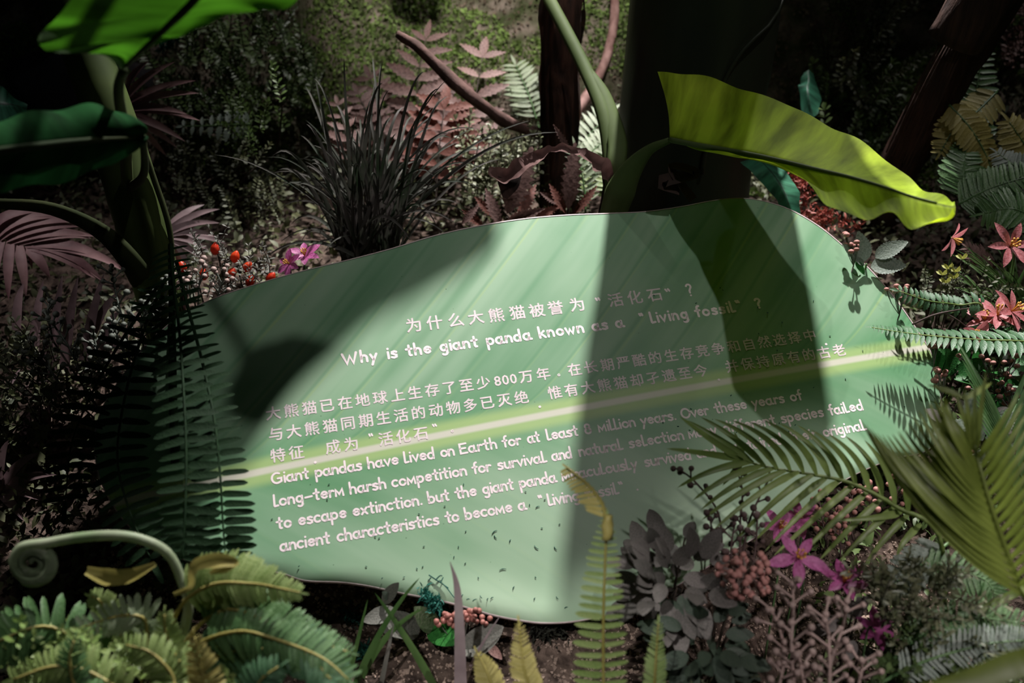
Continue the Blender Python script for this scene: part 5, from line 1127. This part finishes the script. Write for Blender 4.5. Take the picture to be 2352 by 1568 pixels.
def leaves(label, d, items, mat, name='broadleaf_plant', w=.62, teeth=12, td=.1, cat='plant'):
    a0 = items[0][0]; r = thing(name, label, cat, ground(W(*a0, d + .05)))
    leafplant(r, [(W(*a, d), W(*b, d - .02), TOCAM + UP * .5 + rv(.35), ws) for a, b, ws in items], mat, w, 'ovate', teeth, .12, name='leaf', tdepth=td)
    mb = MB()
    for a, b, ws in items: tube(mb, [r.location - Vector((0, 0, .02)), W(*a, d + .01), W(*a, d)], [.002, .0015], 4, 5)
    part('stalks', mb, M['dkstem'], r); return r
leaves('dark glossy green leaves right of the board, below the sword fern', 1.98, [((2165,850),(2200,805),1), ((2160,860),(2150,800),1), ((2195,860),(2270,830),.9), ((2190,870),(2240,880),.6)], M['deepgreen'])
leaves('vivid green folded leaf right of the board', 1.95, [((2190,868),(2236,868),.6), ((2190,1080),(2230,1050),1)], M['deepgreen'])
leaves('large grey-green serrated leaves at the right edge, middle height', 1.78, [((2260,1010),(2228,905),1), ((2280,1000),(2330,935),1), ((2300,1020),(2352,1000),1), ((2240,985),(2150,990),.8), ((2280,1040),(2230,1060),.8)], M['greyleaf'])
leaves('grey serrated leaf tucked under the right corner of the board', 1.85, [((2215,1010),(2150,975),.8), ((2200,1050),(2140,1070),.7)], M['sage'])
bush('dull sage leaves behind the berries at the right of the board', (2260,850,2.02), 40, 100, 90, M['deepgreen'], (.03, .045), dd=.05, name='leafy_shrub')
bush('greyish leaves between the board corner and the olive palm', (2230,1010,1.86), 30, 80, 80, M['sagedk'], (.025, .04), dd=.05, name='leafy_shrub')
# lilies at the right edge
def lily(label, c, nn, size, base=None, rot=0, n=6):
    r = thing('pink_lily', label, 'flower', ground(W(c[0], c[1] + 60, c[2] + .08))); flower(r, W(*c), nn, size, M['lily'], n, .34, .45, stem=[r.location, W(c[0] + 5, c[1] + 25, c[2] + .03)], rot=rot)
lily('coral pink lily at the right edge above the sword fern, leftmost of three', (2262,735,1.98), TOCAM + UP * .8 - RX * .5, .046)
lily('coral pink lily above the sword fern, middle of three', (2290,725,1.97), TOCAM + UP * .9, .05, rot=.5)
lily('coral pink lily cut by the right edge above the sword fern', (2322,715,1.96), TOCAM + UP * .5 + RX * .5, .052, rot=.2)
lily('open pink lily at the upper right, facing the camera', (2320,565,2.05), TOCAM + UP * .2, .055, rot=.3)
lily('closed pink lily seen from the side at the upper right', (2185,545,2.1), RX * 1 - UP * .5, .045, rot=.7, n=4)
lily('bright pink petal lying under the sword fern', (2240,757,1.95), TOCAM - UP * .4, .03, n=3)
r = thing('yellow_blossoms', 'tiny yellow-green blossoms in front of the dark foliage at right', 'flower', ground(W(2190, 700, 2.1)))
for x, y in ((2178,618),(2165,632),(2190,640),(2210,595),(2195,625),(2172,650)):
    c = W(x, y, 2.03); me = tplmesh('petal_small', M['yflower'], w=.4, prof='petal', fold=.2, curl=.2, seg=4)
    for k in range(5): inst('petal', me, frame(c, UP * .8 + RX * math.cos(k * 1.256) + TOCAM * math.sin(k * 1.256), TOCAM, .016), r)
mb = MB(); [tube(mb, [r.location - Vector((0, 0, .02)), W(x, y, 2.03)], [.0016, .001], 4, 4) for x, y in ((2178,618),(2165,632),(2190,640),(2210,595))]; part('stems', mb, M['dkstem'], r)
r = thing('grass_clump', 'green grass blades at the right edge around the open lily', 'grass', ground(W(2330, 700, 2.15)))
for i in range(60):
    x, y = random.uniform(2170, 2420), random.uniform(540, 700); b = W(random.uniform(2280, 2380), 740, 2.12); t = W(x, y, 2.08 + random.uniform(-.04, .08)); c = b.lerp(t, .5) + Vector((0, 0, .04))
    mb = MB(); ribbon(mb, bez(b, c, t, 7), [.009], fold=.35, n=9, prof=BL_); part('blade', mb, M['grassgreen'], r)
simple_fern('dusty pink palm-like leaf behind the open lily', [(2300,640,2.15),(2262,600,2.14),(2225,570,2.14)], [.04,.04,.02], 10, M['dusty'], .25, 40, name='rust_fern', tpl='lance')
shrub('leafy_shrub', 'low twiggy shrub right of the board under the yellow blossoms', 'shrub', W(2170, 720, 2.1), scatter([(2080,690),(2120,640),(2250,650),(2352,690),(2352,780),(2150,760)], 34, 2.04, 2.14), TWO, (.5, .8))
# ferns upper right
for lab, pth, ln, cnt, mt, wd in (
  ('green upright sword fern frond right of the fallen log', [(2240,420,2.35),(2235,330,2.35),(2240,230,2.38),(2258,120,2.4)], [.05,.062,.06,.03], 24, 'fern', .26),
  ('yellow-tinged fern frond beside the log, drooping left', [(2290,210,2.35),(2240,260,2.32),(2190,300,2.3),(2160,350,2.3)], [.045,.05,.045,.02], 20, 'ferngold', .3),
  ('golden-green fern frond hanging down at the upper right', [(2180,240,2.3),(2225,290,2.28),(2262,350,2.28),(2280,400,2.28)], [.045,.05,.045,.02], 20, 'ferngold', .3),
  ('deep green fern frond below the golden ones', [(2210,450,2.26),(2212,400,2.26),(2220,340,2.28)], [.05,.055,.03], 18, 'fern', .3),
  ('yellow-green fern frond cut by the right edge', [(2400,400,2.25),(2352,330,2.24),(2318,280,2.24)], [.055,.06,.03], 16, 'ferngold', .3),
  ('blue-grey fern frond at the right edge', [(2400,450,2.22),(2340,390,2.2),(2290,350,2.22)], [.04,.045,.02], 20, 'greyleaf', .24),
  ('dark green fern frond spreading at the right edge above the lilies', [(2200,470,2.2),(2280,430,2.18),(2380,400,2.18)], [.05,.055,.04], 26, 'fern', .2),
  ('green fern frond drooping at the right edge above the open lily', [(2400,520,2.15),(2330,480,2.14),(2260,490,2.16)], [.05,.055,.03], 26, 'fern', .2)):
    simple_fern(lab, pth, ln, cnt, M[mt], wd, 68, start=.04, jit=.08)
# dim background foliage upper right
for lab, poly, n, tw in (('dark brownish shrub behind the fallen log', [(1880,0),(2080,0),(2120,100),(2000,260),(1880,200)], 60, TWO), ('dim shrub deep in the shade right of the trunk', [(1870,200),(2040,230),(2060,420),(1900,440)], 34, TWB), ('dim pinkish shrub at the top right corner', [(2300,0),(2352,0),(2352,180),(2280,160)], 24, twigs('pinkleaf', M['dusty'], .45, .022, 5))):
    shrub('leafy_shrub', lab, 'shrub', T(*poly[0]) if False else W(poly[-1][0], poly[-1][1] + 60, 2.8), scatter(poly, n, 2.6, 2.85), tw, (.8, 1.4))
# ---------------------------------------------------------------- bottom right corner foliage
simple_fern('dark blue-green fern frond low under the feather palm', [(2200,1230,1.62),(2110,1300,1.58),(2040,1350,1.56)], [.035,.04,.02], 18, M['greyleaf'], .26, 60)
simple_fern('dark fern frond curling right beneath the olive palm', [(2050,1340,1.6),(2150,1310,1.58),(2260,1330,1.56),(2290,1390,1.55)], [.03,.04,.035,.02], 22, M['fern'], .22, 60)
simple_fern('thin dark fern frond at the lower right', [(2020,1540,1.5),(2120,1460,1.48),(2230,1420,1.46),(2340,1430,1.44)], [.025,.035,.035,.02], 30, M['fern'], .2, 65)
simple_fern('fine dark fern frond in the bottom right corner', [(2000,1580,1.45),(2120,1520,1.44),(2260,1480,1.43),(2360,1470,1.42)], [.02,.03,.03,.02], 30, M['greyleaf'], .2, 65)
TWS = twigs('sagelobed', leafmat('lobed_leaf', (.07, .085, .04), (.22, .22, .13), .5, .25, 3), .32, .026, 5)
shrub('leafy_shrub', 'grey-green shrub of narrow lobed leaves at the lower right', 'shrub', W(2100, 1500, 1.6), scatter([(1990,1290),(2080,1290),(2180,1340),(2230,1420),(2240,1500),(2100,1520),(2020,1440)], 60, 1.46, 1.58), TWS, (.5, .9))
shrub('leafy_shrub', 'very dark low shrub at the bottom right corner', 'shrub', W(2200, 1600, 1.55), scatter([(2000,1480),(2352,1470),(2352,1600),(1990,1600)], 44, 1.46, 1.56), TWB, (.5, .9))
shrub('leafy_shrub', 'low scrubby foliage at the bottom edge under the bud sprays', 'shrub', W(1800, 1640, 1.6), scatter([(1500,1540),(1700,1560),(1990,1560),(1990,1640),(1500,1640)], 44, 1.5, 1.6), TWS, (.4, .7))
shrub('leafy_shrub', 'small green foliage under the ferns at the bottom left', 'shrub', W(250, 1640, 1.5), scatter([(0,1500),(150,1480),(420,1500),(620,1520),(640,1640),(0,1640)], 70, 1.36, 1.5), twigs('grn', M['ferny'], .4, .024, 5), (.5, .9))
bush('bluish grey leaves in shade beneath the lobed shrub', (1960,1450,1.56), 24, 80, 60, M['sagedk'], (.02, .035), dd=.04, name='leafy_shrub')
# broad blurred leaf in the very corner
r = thing('broad_leaf', 'blurred yellow-green leaf blade in the bottom right corner', 'leaf', ground(W(2500, 1700, 1.3)))
mb = MB(); ribbon(mb, [r.location] + Q((2440,1540,1.1),(2352,1520,1.08),(2240,1558,1.08),(2150,1578,1.08),(2080,1586,1.08)), [.02, .03, .030, .026, .016, .004], fold=.3, n=24); part('blade', mb, M['palmdk'], r)
r = thing('broad_leaf', 'thin pale green leaf arching from the right edge under the olive palm', 'leaf', ground(W(2400, 1450, 1.6)))
mb = MB(); ribbon(mb, [r.location] + Q((2370,1350,1.45),(2330,1362,1.45),(2270,1390,1.45),(2245,1410,1.45)), [.008, .012, .012, .008, .001], fold=.4, n=18); part('blade', mb, M['palm'], r)
